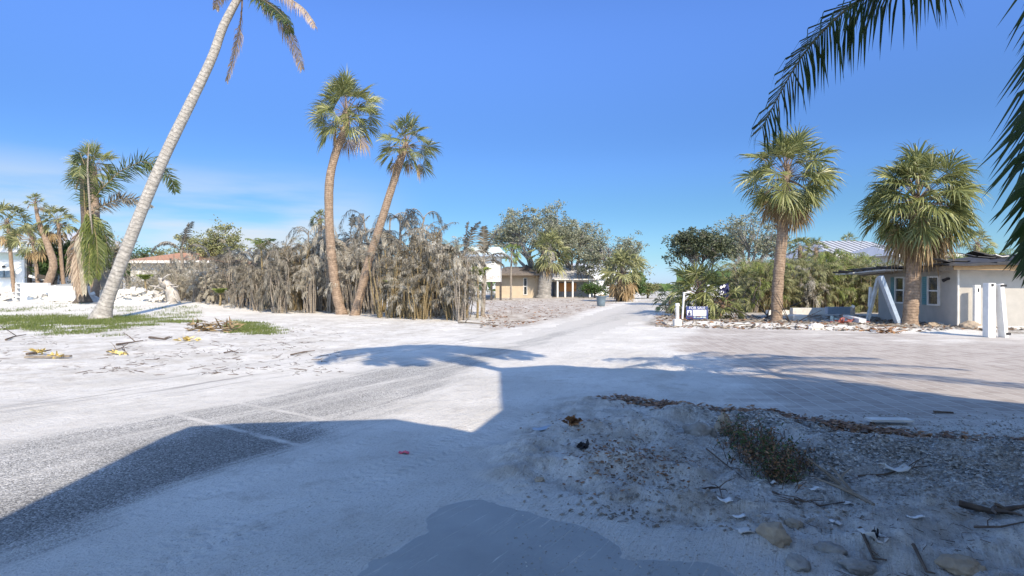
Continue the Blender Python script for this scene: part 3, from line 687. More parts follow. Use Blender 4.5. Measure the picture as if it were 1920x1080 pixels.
# pinnate palm with hanging fronds, left
def ragged_palm():
    Y0 = G(155, 583)[1]; root = thing('feather_palm', 'ragged feather palm with fronds hanging down its trunk left of the leaning coconut', 'palm tree', (*G(155, 583), 0))
    p = curve_pts([(154, 585), (156, 560), (152, 530), (158, 480), (162, 420), (160, 360), (162, 300)], Y0, 24); p[0].z -= .1
    mb = MB(); k = len(p); mb.tube(p, [(.85 * max(0, 1 - i / 5) ** 1.5 + .34 - .1 * i / k) for i in range(k)], 12, 0, jit=.06); tr = mb.build('trunk', 'dark_bark', smooth=True)
    kids = [tr]
    def fr(pix, n, ll, hang, mat, rach='cane', dY=0., w=.05, lab=None, **kw):
        P = [PX(a, b_, Y0 - .5 + dY * j / (len(pix) - 1)) for j, (a, b_) in enumerate(pix)]; b_ = MB()
        pinnate(b_, None, None, 0, 0, n, ll, hang, w, .04, .08, pts=P, **kw); o = b_.build('frond', [rach, mat]); kids.append(o)
        if lab: o['label'] = lab
    fr([(168, 385), (190, 355), (225, 322), (265, 303), (300, 310), (322, 335), (330, 360)], 170, 1.05, .3, 'coco_leaf', dY=1, plum=1.5, w=.06)
    fr([(168, 400), (195, 385), (225, 372), (255, 374), (285, 390)], 130, .7, .25, 'dead_dark', dY=1, plum=1.5, lab='dark frond held out sideways')
    fr([(160, 395), (172, 410), (180, 440), (184, 480), (180, 520)], 130, 1.15, .8, 'coco_green', dY=-1, plum=1.2, ang=.7, lab='bright green frond hanging straight down')
    fr([(165, 395), (190, 420), (200, 450), (202, 500)], 110, 1.0, .8, 'coco_leaf', dY=0, plum=1.2, ang=.7)
    fr([(165, 395), (166, 430), (168, 480), (166, 530)], 110, .9, .85, 'coco_green', dY=-1.5, plum=1.2, ang=.7)
    fr([(155, 420), (140, 450), (138, 490), (146, 530), (152, 560)], 140, .8, .85, 'coco_dry', 'twig', dY=-.6, plum=1.3, ang=.6, lab='brown dead frond hanging on the left')
    fr([(155, 430), (145, 470), (146, 510), (150, 550)], 80, .8, .85, 'coco_dry', 'twig', dY=-1., ang=.4)
    fr([(155, 425), (150, 450), (158, 500), (158, 550)], 80, .7, .9, 'brush', 'twig', dY=-1.2, ang=.4)
    fr([(160, 330), (160, 310), (150, 285), (143, 305)], 50, .8, .4, 'coco_leaf')
    fr([(160, 400), (158, 350), (152, 310), (150, 330)], 60, 1.0, .5, 'coco_leaf', dY=-1)
    fr([(160, 410), (164, 350), (170, 290), (176, 320)], 50, .8, .5, 'coco_leaf')
    sb = MB(); sb.tube([PX(168, 270, Y0 - 1.2), PX(165, 320, Y0 - 1.2), PX(170, 400, Y0 - 1.2), PX(174, 440, Y0 - 1.2)], [.02, .05, .06, .03], 6); kids.append(sb.build('bare_stalk', 'cane_grey'))
    finish(root, *kids)
ragged_palm()
sabal([(178, 574), (178, 480), (178, 400), (176, 335)], 18, 15, (176, 312), 52, 'fan palm rising behind the ragged feather palm', n=30, e0=85, e1=-25, droop=.35, dead=.05, Y=40)
sabal([(84, 545), (100, 500), (92, 465), (78, 430), (72, 410), (68, 390)], 15, 5, (67, 378), 20, 'crooked palm with small tuft top beside the white house', n=16, e0=85, e1=-20, Y=41, nseg=14, flare=1.2)
for (c, r_, y_, l) in (((60, 445), 42, 41.3, 'yellow green palm crown left of the crooked trunk'), ((108, 412), 40, 41.8, 'palm with crown bent right behind the ragged palm'), ((14, 415), 48, 43, 'leftmost olive palm standing over the white house roof')):
    sabal([(c[0] + 14, 565), (c[0] + 8, 500), (c[0] + 2, c[1] + 8)], 7, 6, c, r_, l, Y=y_, n=30, e0=70, e1=-60, droop=.5, dead=.2, leaf='areca_olive', nseg=16, flare=1.1)

# broadleaf trees
def tree(px, base_y, Y, top_y, hw_px, label, leaf='oak_leaf', bark='oak_bark', nleaf=9000, ls=.16, name='broadleaf_tree', seed=1, clumps=70, cs=.9, trunk_r=.35, cz=.5, squash=.75, group=None, dens=1., gaps=0.0):
    st = random.getstate(); random.seed(seed)
    x0 = (px - 960) / F * Y; z0 = gz(x0, Y); zt = H + (HOR - top_y) / F * Y; hw = hw_px / F * Y; hgt_ = zt - z0
    root = thing(name, label, 'tree', (x0, Y, z0), 0, group)
    tb = MB(); lb = MB(); fork = Vector((0, 0, hgt_ * .22))
    tb.tube([(0, 0, -.1), (U(-.1, .1), 0, hgt_ * .1), fork], [trunk_r * 1.3, trunk_r, trunk_r * .9], 9, jit=.06)
    cl = []
    for i in range(clumps):
        a = U(0, 6.28); e = U(-.35, 1.0); rr = U(.35, 1) ** .6
        c = Vector((math.cos(a) * hw * rr * math.sqrt(max(0, 1 - max(e, 0) ** 2 * .8)), math.sin(a) * hw * .8 * rr, hgt_ * cz + e * hgt_ * (1 - cz) * U(.7, 1) * rr))
        c.z = min(c.z, hgt_ - .2); cl.append(c)
    mains = []
    for i in range(7):
        a = i * .9 + U(-.3, .3); c = Vector((math.cos(a) * hw * .5, math.sin(a) * hw * .4, hgt_ * U(.45, .75)))
        mid = fork.lerp(c, .5) + Vector((U(-.3, .3), U(-.3, .3), U(-.2, .5)))
        tb.tube([fork, mid, c], [trunk_r * .55, trunk_r * .35, trunk_r * .2], 6, jit=.08); mains.append((mid, c))
    for c in cl:
        m = min(mains, key=lambda q: (q[1] - c).length); s = m[1].lerp(m[0], rnd() * .6)
        mid = s.lerp(c, .5) + Vector((U(-.4, .4), U(-.4, .4), U(-.1, .5)))
        tb.tube([s, mid, c], [trunk_r * .16, trunk_r * .1, .02], 4, cap=False)
        for q in range(3):
            tb.tube([c, c + Vector((U(-1, 1), U(-1, 1), U(-.5, 1))) * cs * .8], [.022, .01], 3, cap=False)
    per = nleaf // clumps
    for c in cl:
        if rnd() < gaps: continue
        s_ = cs * U(.6, 1.3); sub = [c + Vector((random.gauss(0, 1), random.gauss(0, 1), random.gauss(0, .6))) * s_ * .55 for _ in range(6)]
        for _ in range(int(per * U(.6, 1.4))):
            b_ = random.choice(sub) + Vector((random.gauss(0, 1), random.gauss(0, 1), random.gauss(0, .7))) * s_ * .24
            d = Vector((random.gauss(0, 1), random.gauss(0, 1), random.gauss(0, .6))).normalized(); w = d.cross(Vector((random.gauss(0, 1), random.gauss(0, 1), random.gauss(0, 1)))).normalized()
            l = ls * U(.6, 1.3); lb.add([b_, b_ + d * l * .5 + w * l * .28, b_ + d * l, b_ + d * l * .5 - w * l * .28], [(0, 1, 2, 3)])
    t1 = tb.build('trunk', bark, root, smooth=True); t2 = lb.build('crown', leaf, root)
    random.setstate(st); return root
tree(1000, 556, 76, 384, 84, 'tall grey green tree towering over the yellow house', seed=3, nleaf=17000, ls=.25, clumps=110, cs=1.0, trunk_r=.6, cz=.62)
tree(1075, 556, 80, 402, 58, 'wide grey tree behind the grey roofed porch house', seed=5, nleaf=14000, ls=.25, clumps=95, cs=1.0, trunk_r=.5, cz=.55)
tree(1150, 558, 74, 436, 62, 'rounded tree standing behind the palm on the far roadside', seed=8, nleaf=14000, ls=.23, clumps=90, cs=.95, trunk_r=.45, cz=.5)
tree(1312, 585, 44, 424, 58, 'dark green bushy tree rising behind the for sale sign', 'dark_olive', seed=11, nleaf=13000, ls=.17, clumps=75, cs=.65, trunk_r=.25, cz=.68)
tree(1408, 575, 50, 392, 66, 'sparse grey tree with bare twigs left of the torn palm', seed=13, nleaf=11000, ls=.18, clumps=95, cs=.75, trunk_r=.35, cz=.6, gaps=.2)
tree(1185, 561, 66, 522, 26, 'low green bush beside the far roadside palm', 'sea_leaf', 'dark_bark', seed=15, nleaf=3500, ls=.2, clumps=30, cs=.6, trunk_r=.12, name='bush')
tree(1215, 560, 68, 528, 22, 'rightmost low green bush at the far road bend', 'areca_olive', 'dark_bark', seed=16, nleaf=3000, ls=.2, clumps=30, cs=.6, trunk_r=.12, name='bush')
tree(1115, 560, 70, 530, 22, 'dark green bush behind the trash can', 'sea_leaf', 'dark_bark', seed=17, nleaf=3000, ls=.2, clumps=30, cs=.6, trunk_r=.12, name='bush')
tree(415, 570, 52, 408, 34, 'green tree with wispy top behind the dead thicket', 'areca_olive', seed=19, nleaf=6000, ls=.2, clumps=40, cs=.7, trunk_r=.2, cz=.6)
tree(360, 570, 56, 428, 30, 'olive tree behind the orange roof', 'areca_olive', seed=20, nleaf=5000, ls=.2, clumps=40, cs=.8, trunk_r=.2, cz=.5)
tree(240, 565, 60, 452, 34, 'low green tree behind the leaning coconut trunk', 'sea_leaf', seed=21, nleaf=5000, ls=.22, clumps=40, cs=.9, trunk_r=.2, cz=.5)
tree(300, 565, 62, 455, 36, 'low olive tree left of the bare palm stub', 'areca_olive', seed=22, nleaf=5000, ls=.22, clumps=40, cs=.9, trunk_r=.2, cz=.5)
tree(212, 575, 48, 428, 24, 'bare brown bush between the two left palms', 'brush', 'dark_bark', seed=24, nleaf=2500, ls=.18, clumps=35, cs=.6, trunk_r=.12, name='bush')
tree(105, 570, 43, 442, 34, 'bright green sea grape by the white house porch', 'sea_leaf', seed=23, nleaf=7000, ls=.19, clumps=45, cs=.6, trunk_r=.15, cz=.5)
# far roadside palms
sabal([(1020, 557), (1022, 530), (1026, 505), (1030, 490)], 26, 24, (1030, 470), 46, 'olive crowned palm with stout pale trunk before the porch house', Y=70, n=40, e0=85, e1=-70, droop=.55, dead=.15, bark='oak_bark', leaf='areca_olive', nseg=14)
sabal([(1160, 566), (1161, 545), (1163, 520)], 11, 10, (1166, 506), 50, 'shaggy palm on the far roadside right of the trash can', Y=56, n=54, e0=80, e1=-80, droop=.6, dead=.35, bark='dark_bark', leaf='areca_olive', nseg=14)
sabal([(958, 560), (958, 520), (959, 485)], 4, 3, (959, 472), 22, 'slim young palm in front of the yellow house', Y=62, n=16, e0=70, e1=-60, droop=.6, dead=.1, bark='cane_grey', leaf='areca_leaf', nseg=12, name='young_palm')
# palms round the for sale sign
sabal([(1322, 600), (1318, 575), (1312, 555)], 14, 12, (1312, 545), 66, 'squat fan palm directly behind the for sale sign', Y=28.6, n=40, e0=80, e1=-30, droop=.35, dead=.12, bark='boot_bark', nseg=20, boots=10)
sabal([(1345, 601), (1350, 585), (1354, 575)], 12, 10, (1356, 566), 52, 'low fan palm sprawling right of the for sale sign', Y=27.6, n=20, e0=50, e1=-40, droop=.55, dead=.1, bark='boot_bark', nseg=18)
sabal([(1262, 590), (1258, 575), (1258, 562)], 10, 8, (1260, 556), 40, 'low fan palm leaning toward the road left of the sign', Y=33, n=16, e0=45, e1=-35, droop=.5, dead=.1, bark='boot_bark', nseg=18)
# palms showing above the right thicket and roofs
for i, (cx, cy, r_, l) in enumerate(((1500, 462, 26, 'fan palm above the right hand thicket nearest the torn palm'), (1530, 466, 24, 'fan palm beside the ribbed metal roof'), (1590, 452, 20, 'small palm top behind the ribbed metal roof'), (1832, 455, 34, 'palm behind the damaged black roof'))):
    sabal([(cx, 560), (cx, 510), (cx, cy + 6)], 9, 8, (cx, cy), r_, l, Y=(44, 46, 70, 38)[i], n=22, e0=80, e1=-40, droop=.4, leaf='sabal_leaf' if i != 3 else 'areca_olive', nseg=16)
sabal([(600, 560), (600, 480), (600, 420)], 9, 8, (600, 410), 22, 'fan palm poking above the dead thicket behind the twin palms', Y=44, n=24, e0=80, e1=-45, droop=.4, nseg=16)

# areca clumps: dead grey and olive
def areca(name, label, leafm, stemm, nst, hgt_, group, seed, nfr=5, fl=1.7, hang=.8, bend=2.2, tall=1, dry=None, low=0, ll=.42):
    st = random.getstate(); random.seed(seed); root = thing(name, label, 'palm thicket' if 'dead' in name else 'palm clump', (0, 0, 0), 0, group)
    sb = MB(); fb = MB()
    for i in range(nst):
        a = U(0, 6.28); r_ = U(0, .75); b0 = Vector((math.cos(a) * r_, math.sin(a) * r_, -.05)); hh = hgt_ * (U(.35, .95) if i > 1 else 1) * .72
        lean = Vector((math.cos(a), math.sin(a), 0)) * U(.0, .5) + Vector((U(-.25, .25), U(-.25, .25), 0))
        top = b0 + Vector((0, 0, hh)) + lean * hh * .5; mid = b0.lerp(top, .5) + Vector((U(-.12, .12), U(-.12, .12), 0))
        sb.tube([b0 if i else b0 * .3, mid, top], [.05, .042, .034], 5, 0, cap=False)
        for j in range(nfr):
            az = U(0, 6.28); d = Vector((math.cos(az), math.sin(az), U(.5, 3.0)))
            pinnate(fb, top - Vector((0, 0, U(0, .2) * hh * .3)), d, fl * U(.6, 1.2), bend * U(.6, 1.6), 30, ll * U(.7, 1.2), hang, .026, .018, .22, mr=0, ml=1, seg=2, jit=.35, drop=.25, ang=.5, plum=.8)
    for j in range(low):           # collapsed fronds skirting the foot
        az = U(0, 6.28); z_ = U(.4, .45 * hgt_); d = Vector((math.cos(az), math.sin(az), U(-.2, 1.2)))
        pinnate(fb, (math.cos(az) * .5, math.sin(az) * .5, z_), d, fl * U(.7, 1.2), bend * 1.2, 30, ll * 1.05, .9, .028, .018, .1, mr=0, ml=1, jit=.35, drop=.2, ang=.45, plum=.8)
    top_ = max(v[2] for v in fb.v); k_ = hgt_ / top_
    for q in (sb, fb): q.v = [(v[0], v[1], v[2] * k_) for v in q.v]
    sb.build('stems', stemm, root); fb.build('fronds', [stemm, leafm], root)
    random.setstate(st); return root
gdead = 'dead grey palms of the thicket left of the road'; ldead = 'dead grey palm clump in the tangled thicket left of the road'
protos = [areca('dead_palm', ldead, m_, s_, n_, 4.6, gdead, sd__, nf, fl, hg_, b_, low=lo, ll=l_) for (m_, s_, n_, sd__, nf, fl, b_, lo, l_, hg_) in
          (('dead_leaf', 'cane_grey', 17, 31, 2, 1.6, 2.4, 3, .36, .7), ('dead_leaf', 'cane', 15, 32, 3, 2.1, 1.8, 8, .42, .75), ('dead_dark', 'cane_grey', 15, 33, 3, 1.7, 2.6, 6, .4, .85),
           ('dead_leaf', 'cane_grey', 12, 34, 4, 2.3, 1.2, 5, .45, .6), ('dead_dark', 'cane', 15, 35, 3, 2.0, 1.8, 7, .42, .7), ('brush', 'cane_grey', 9, 36, 4, 1.3, 2.4, 20, .36, .6),
           ('dead_dark', 'cane', 20, 37, 2, 1.3, 2.4, 3, .36, .6), ('areca_olive', 'cane', 12, 38, 3, 1.9, 1.6, 3, .42, .6))]
protos[7].name = 'olive_palm'; protos[7]['label'] = 'olive green palm clump still alive inside the dead thicket'; protos[7]['group'] = 'living palms inside the dead thicket'
line = [G(262, 575), G(330, 582), G(450, 586), G(600, 590), G(760, 599), G(905, 606)]
def top_at(px): return np.interp(px, [230, 330, 400, 470, 560, 600, 700, 800, 870, 915, 940], [495, 482, 468, 452, 430, 405, 402, 408, 430, 452, 470])
cnt = 0
random.seed(99)
for row, (dd, nn) in enumerate(((0.9, 18), (2.6, 17), (4.6, 17), (7.0, 15))):
    for i in range(nn):
        f = (i + U(.1, .9)) / nn; s_ = f * (len(line) - 1); k = min(int(s_), len(line) - 2); u = s_ - k
        x = line[k][0] * (1 - u) + line[k + 1][0] * u; y = line[k][1] * (1 - u) + line[k + 1][1] * u
        y += dd + U(-.5, .5); x -= dd * .15
        px = 960 + F * x / y
        bk_ = 2.3 * math.exp(-((px - 650) / 70) ** 4); x *= (y + bk_) / y; y += bk_
        if row == 3 and px < 430: continue
        ztop = H + (HOR - top_at(px)) / F * y; zz = gz(x, y); sc_ = (ztop - zz) / 4.6 * (U(.55, .85) if row == 0 else U(.7, 1.05) if row < 3 else U(.85, 1.12))
        sc_ = max(sc_, .35)
        pr = protos[(5, 5, 3, 0, 2)[int(rnd() * 5)]] if px < 545 else protos[(0, 1, 2, 3, 4, 6, 0, 3, 4, 7 if row > 1 else 6)[int(rnd() * 10)]]
        loc = (x, y, zz - .02)
        if not pr.get('placed'):
            pr['placed'] = 1; pr.location = loc; pr.scale = (max(.62, sc_), max(.62, sc_), sc_); pr.rotation_euler.z = U(0, 6.28)
        else:
            o = dup(pr, loc, U(0, 6.28), (max(.62, sc_), max(.62, sc_), sc_))
for o in list(C.objects):
    if 'placed' in o: del o['placed']
# living shoots between the dead ones
for i, (px, py, yy, s_, l) in enumerate(((490, 440, 36, .85, 'lime green young palm standing up out of the dead thicket'), (272, 515, 37.5, .45, 'yellow green shoot left of the rubble heap'), (412, 545, 36, .4, 'small yellow green tuft low in the dead thicket'), (735, 520, 29.5, .4, 'small lime tuft low behind the twin palms'), (895, 500, 29, .6, 'yellow green shoot at the right end of the thicket'))):
    r_ = thing('palm_shoot', l, 'young palm', ((px - 960) / F * yy, yy, gz((px - 960) / F * yy, yy))); tz = H + (HOR - py) / F * yy - r_.location.z
    sb = MB(); sb.tube([(0, 0, 0), (.05, 0, tz * .5), (0, 0, tz * .8)], [.07, .06, .05], 6); sb.build('stem', 'cane', r_)
    fb = MB()
    for j in range(7):
        az = j * 2.4; pinnate(fb, (0, 0, tz * .78), (math.cos(az) * .6, math.sin(az) * .6, 1.4), 1.5 * s_, 1.6, 20, .45 * s_ + .1, .5, .05, .02, .1)
    fb.build('fronds', ['cane', 'areca_leaf'], r_)
def bare_palm(px, ty, yy, l):
    x = (px - 960) / F * yy; r_ = thing('storm_bent_palm', l, 'palm tree', (x, yy, gz(x, yy))); tz = H + (HOR - ty) / F * yy - r_.location.z
    sb = MB(); sb.tube([(0, 0, 0), (.1, 0, tz * .4), (0, 0, tz * .62)], [.12, .1, .09], 8); sb.build('trunk', 'cane_grey', r_)
    fb = MB()
    for (dx, dz, L, b_, m_) in ((-.9, 1.4, 3.0, 2.6, 1), (.15, 2, 2.6, .8, 2), (.5, 2, 2.9, 1.2, 2), (1.2, 1.6, 3.0, 2.6, 2), (-.4, 1, 2, 2, 1), (1, .6, 2, 2, 2)):
        pinnate(fb, (0, 0, tz * .58), (dx, U(-.3, .3), dz), L * tz / 6.5, b_, 36, .55, .35, .06, .03, .25, ml=m_)
    fb.build('fronds', ['cane_grey', 'dead_leaf', 'dead_dark'], r_)
bare_palm(340, 412, 44, 'bare trunked palm with two swept dark fronds left of the thicket')
bare_palm(655, 398, 36, 'dead palm with curled fronds between the twin trunks')
bare_palm(868, 412, 30, 'dead leaning palm with curled fronds near the thicket right end')
bare_palm(905, 420, 31, 'rightmost dead palm of the thicket with drooping grey fronds')

gr_ = 'olive palms of the hedge right of the road'
hl = 'olive and grey feather palm clump in the hedge right of the road'
pg = [areca('feather_palm_clump', hl, m_, s_, n_, 4.2, gr_, sd__, 5, 1.7, .6, b_, low=lo) for (m_, s_, n_, sd__, b_, lo) in
      (('areca_olive', 'cane', 11, 41, 2.0, 10), ('areca_leaf', 'cane', 9, 42, 1.8, 8), ('dead_leaf', 'cane_grey', 10, 43, 2.6, 12), ('areca_olive', 'cane_grey', 10, 44, 2.2, 10))]
random.seed(5)
def place(pr, loc, s_):
    if not pr.get('placed'): pr['placed'] = 1; pr.location = loc; pr.scale = (s_, s_, s_); pr.rotation_euler.z = U(0, 6.28)
    else: dup(pr, loc, U(0, 6.28), s_)
for row in range(3):
    for i in range(15):
        px = 1372 + (1660 - 1372) * (i + U(.1, .9)) / 15; y = 35 + row * 2.6 + U(-.6, .6); x = (px - 960) / F * y
        tp = np.interp(px, [1370, 1420, 1480, 1560, 1650], [488, 478, 476, 470, 482]) + U(-8, 14) + (12 if row == 0 else 0)
        zt = H + (HOR - tp) / F * y; place(pg[int(rnd() * 4)], (x, y, gz(x, y)), max(.5, zt / 4.2))
for px, tp, y in ((1790, 470, 34), (1830, 468, 36), (1870, 462, 35), (1700, 480, 38), (1740, 482, 37)):
    x = (px - 960) / F * y; place(pg[1], (x, y, 0), (H + (HOR - tp) / F * y) / 4.2)
for o in list(C.objects):
    if 'placed' in o: del o['placed']

# far treeline
random.seed(12)
fb = MB()
for i in range(9000):
    az = U(-1.2, 1.2); px = math.tan(az) * F + 960 if abs(az) < 1.3 else 0
    rr = U(125, 175) ; x = math.sin(az) * rr; y = math.cos(az) * rr
    hz = (3.4 + 3.2 * float(vnoise(np.array([az * 22]), np.array([3.3]))[0])) * (.30 if abs(px - 1240) < 30 else 1) * U(0, 1) ** .6
    d = Vector((U(-1, 1), U(-.3, .3), U(-.6, .8))).normalized(); w = Vector((-d.z, 0, d.x)); l = U(.5, 1.0)
    q = Vector((x, y, hz)); fb.add([q - d * l, q + w * l * .5, q + d * l, q - w * l * .5], [(0, 1, 2, 3)])
tag(fb.build('treeline', 'sea_leaf'), 'low dark green treeline far behind the houses on the horizon', 'trees', kind='stuff')

# ------------------------------------------------------------------ buildings
def window(parent, p, rz, w, h_, shutter=None, frame='white_paint', bars=1):
    """p: sill centre on the wall face; the wall's outward normal is local -y"""
    r_ = bpy.data.objects.new('window', None); C.objects.link(r_); r_.parent = parent; r_.location = Vector(p) - Vector(parent.location); r_.rotation_euler = (0, 0, rz)
    fr_ = MB(); t_ = .07
    for (cx, cz, sx_, sz) in ((-w / 2 - t_ / 2, h_ / 2, t_, h_ + 2 * t_), (w / 2 + t_ / 2, h_ / 2, t_, h_ + 2 * t_), (0, -t_ / 2, w, t_), (0, h_ + t_ / 2, w, t_), (0, h_ * .5, w, .06)):
        fr_.box((cx, -.03, cz), (sx_, .08, sz))
    fr_.build('frame', frame, r_)
    g = MB(); g.box((0, 0, h_ / 2), (w - .004, .03, h_ - .004)); g.build('pane', 'glass', r_)
    if shutter:
        for sd__ in shutter:
            s_ = MB(); cx = sd__ * (w / 2 + t_ + .2); s_.box((cx, -.03, h_ / 2), (.36, .05, h_ + .1))
            for k in range(int(h_ / .08)): s_.box((cx, -.06, .06 + k * .08), (.28, .02, .05), rx=.4)
            s_.build('shutter', 'teal', r_)
    return r_
def prism(mb, poly, z0, z1, mi=None):
    n = len(poly); vs = [(x, y, z0) for x, y in poly] + [(x, y, z1) for x, y in poly]
    mb.add(vs, [tuple(range(n - 1, -1, -1)), tuple(range(n, 2 * n))] + [(i, (i + 1) % n, n + (i + 1) % n, n + i) for i in range(n)], mi)
def at(parent, ob): ob.location = -Vector(parent.location); return ob

# damaged house on the right
def right_house():
    A = Vector((17.1, 22.5, 0)); dl = Vector((.135, .99, 0)).normalized(); dr = Vector((.99, -.135, 0)).normalized()
    root = thing('damaged_house', 'grey stucco house with torn black roof and teal shutters', 'house', A)
    nl = -dr; nf = -dl
    rz_l = math.atan2(-dl.y, -dl.x)  # window local x along -dl, outward -y = nl
    def poly(*q): return [tuple((A + dr * a + dl * b_).xy) for a, b_ in q]
    wb = MB(); prism(wb, poly((0, 0), (16, 0), (16, 6.3), (0, 6.3)), -.2, 2.28); w = wb.build('wall', 'stucco_grey', root); at(root, w)
    rz_left = math.atan2(dl.y, dl.x) + math.pi       # local x -> -dl ; local -y -> ?
    # for rz, local -y = (sin rz, -cos rz)
    rz = math.atan2(nl.x, -nl.y)
    for s_, sh in ((1.55, (-1, 1)), (4.2, (-1,))):
        p = A + dl * s_ + nl * .01 + Vector((0, 0, .87)); window(root, p, rz, .68, 1.08, (-1,) if s_ < 2 else (-1,))
    f = MB()           # fascia boards, front: new orange wood
    for i, (a0, a1) in enumerate(((-.5, 1.4), (1.42, 3.4), (3.42, 6.4), (6.42, 10), (10.02, 16.4))):
        c = A + dr * ((a0 + a1) / 2) - dl * (.62 + U(-.01, .01)) + Vector((0, 0, 2.30 + U(-.015, .015))); f.box(c, (a1 - a0, .045, .2), rz=math.atan2(dr.y, dr.x), ry=U(-.004, .004))
    at(root, f.build('fascia_board', 'timber', root))
    f = MB()
    for i in range(5):
        c = A + dl * (i * 1.45 + .1) - dr * (.55 + U(-.03, .03)) + Vector((0, 0, 2.29 - .05 * i * .5)); f.box(c, (1.43, .045, .18), rz=math.atan2(dl.y, dl.x), ry=U(-.02, .03))
    at(root, f.build('fascia_board', 'old_wood', root))
    s_ = MB(); prism(s_, poly((-.5, -.6), (16.4, -.6), (16.4, 7.6), (-.5, 7.6)), 2.285, 2.33); at(root, s_.build('soffit', 'stucco_white', root))
    rb = MB()          # low torn roof: lumpy felt sheet
    nu, nv = 60, 22
    vs = []; fs = []
    for i in range(nu + 1):
        for j in range(nv + 1):
            a = -.75 + 17.3 * i / nu; b_ = -.8 + 8.8 * j / nv
            rise = .14 * min(1, (b_ + .8) / 2.6) * min(1, max(0, a + .7) / 4.5) + .45 * math.exp(-((a - 5.2) / 2.2) ** 2) * min(1, max(0, (b_ + .4) / 2))
            z = 2.40 + rise + .22 * (float(fbm(np.array([a * .9]), np.array([b_ * 1.1]), 7)[0]) - .3) * min(1, (b_ + 1.2))
            q = A + dr * (a + U(-.03, .03)) + dl * b_; vs.append((q.x, q.y, z))
    for i in range(nu):
        for j in range(nv): k = i * (nv + 1) + j; fs.append((k, k + nv + 1, k + nv + 2, k + 1))
    rb.add(vs, fs)
    r_ = rb.build('roof', 'felt_black', root); at(root, r_)
    so = r_.modifiers.new('thick', 'SOLIDIFY'); so.thickness = .06
    t_ = MB()
    for (a, b_, z, L, rr, mz) in ((2.5, -.3, 2.52, 3.2, .0, .02), (5.5, 0, 2.78, 2.8, .3, .12), (4.2, .2, 2.95, 2.2, -.5, .2), (6.5, 1.2, 3.1, 2.4, .2, -.15), (3.3, .8, 2.85, 2.0, .6, .1)):
        q = A + dr * a + dl * b_ + Vector((0, 0, z)); t_.box(q, (L, .35, .04), rz=rr, ry=-mz)
    for i in range(34):
        a = U(-.6, 9); bb = U(-.7, 1.8); q = A + dr * a + dl * bb + Vector((0, 0, 2.46 + .14 * max(0, bb + .5) + U(0, .2))); t_.box(q, (U(.4, 1.6), U(.1, .4), .03), rz=U(-.5, .5), ry=U(-.22, .22), rx=U(-.3, .3), mi=0 if rnd() < .7 else 1)
    at(root, t_.build('torn_felt', ['felt_black', 'white_dirty'], root))
    t_ = MB()
    for (a, b_, z, L, rr) in ((7.2, -.55, 2.60, 5.5, .0), (12, -.5, 2.63, 4.5, -.01), (3.6, -.6, 2.46, 1.2, .02)):
        q = A + dr * a + dl * b_ + Vector((0, 0, z)); t_.box(q, (L, .1, .1), rz=math.atan2(dr.y, dr.x) + rr * .3, ry=rr)
    at(root, t_.build('roof_flashing', 'white_dirty', root))
    t_ = MB(); q = A + dr * 7.2 + dl * 3.0 + Vector((0, 0, 2.9)); t_.box(q, (3.6, 2.2, 1.3), rz=math.atan2(dr.y, dr.x)); at(root, t_.build('roof_box', 'grey_wall', root))
    t_ = MB(); q = A - dl * .05 - dr * .02 + Vector((0, 0, 1.15)); t_.box(q, (.06, .06, 2.3), rz=math.atan2(dr.y, dr.x)); at(root, t_.build('corner_bead', 'white_dirty', root))
    l_ = MB(); q = A + dl * .55 + nl * .05 + Vector((0, 0, 1.9)); l_.box(q, (.12, .12, .1), bev=.02); l_.tube([q, q + nl * .18 + Vector((0, 0, -.08))], [.05, .07], 8); at(root, l_.build('wall_lamp', 'dark_stuff', root))
    # fallen porch: sagging ceiling and dark frame beyond the left wall
    p_ = MB()
    for i in range(5):
        q = A + dl * (3.4 + .75 * i) - dr * (.5 + .12 * i) + Vector((0, 0, 2.30 - .03 * i)); p_.box(q, (1.05, 1.5, .05), rz=math.atan2(dl.y, dl.x) + U(-.05, .05), ry=.02 + U(-.02, .02))
    at(root, p_.build('porch_ceiling', 'white_dirty', root))
    p_ = MB()
    for i in range(9):
        q = A + dl * (3.0 + .42 * i) - dr * (.95 + .1 * i) + Vector((0, 0, 2.40 + U(-.03, .05) - .02 * i)); p_.box(q, (.8, .07, .08), rz=math.atan2(dl.y, dl.x) + U(-.4, .5), ry=U(-.1, .1))
    at(root, p_.build('porch_beam', 'timber_dark', root))
    return A, dl, dr
HA, dl, dr = right_house()
def beam(name, pts, w, d, mat, label, cat='beam', group=None, n=4, parts=None):
    a, b_ = Vector(pts[0]), Vector(pts[1]); r_ = MB(); L = (b_ - a).length
    # a hollow-looking box section: four boards butted
    v = (b_ - a).normalized(); s_ = v.cross(Vector((0, 1, 0))).normalized(); t_ = v.cross(s_)
    for (o_, ww, dd) in ((-.5, w, .025), (.5, w, .025)):
        vs = [a + t_ * (o_ * d) + s_ * x_ + t_ * y_ for x_ in (-ww / 2, ww / 2) for y_ in (0, dd)] + [b_ + t_ * (o_ * d) + s_ * x_ + t_ * y_ for x_ in (-ww / 2, ww / 2) for y_ in (0, dd)]
        r_.add(vs, [(0, 1, 3, 2), (4, 6, 7, 5), (0, 2, 6, 4), (1, 5, 7, 3), (0, 4, 5, 1), (2, 3, 7, 6)])
    vs = [a + s_ * x_ * w * .92 + t_ * y_ * d for x_ in (-.5, .5) for y_ in (-.46, .46)] + [b_ + s_ * x_ * w * .92 + t_ * y_ * d for x_ in (-.5, .5) for y_ in (-.46, .46)]
    r_.add(vs, [(0, 1, 3, 2), (4, 6, 7, 5), (0, 2, 6, 4), (1, 5, 7, 3), (0, 4, 5, 1), (2, 3, 7, 6)])
    return tag(r_.build(name, mat), label, cat, group)
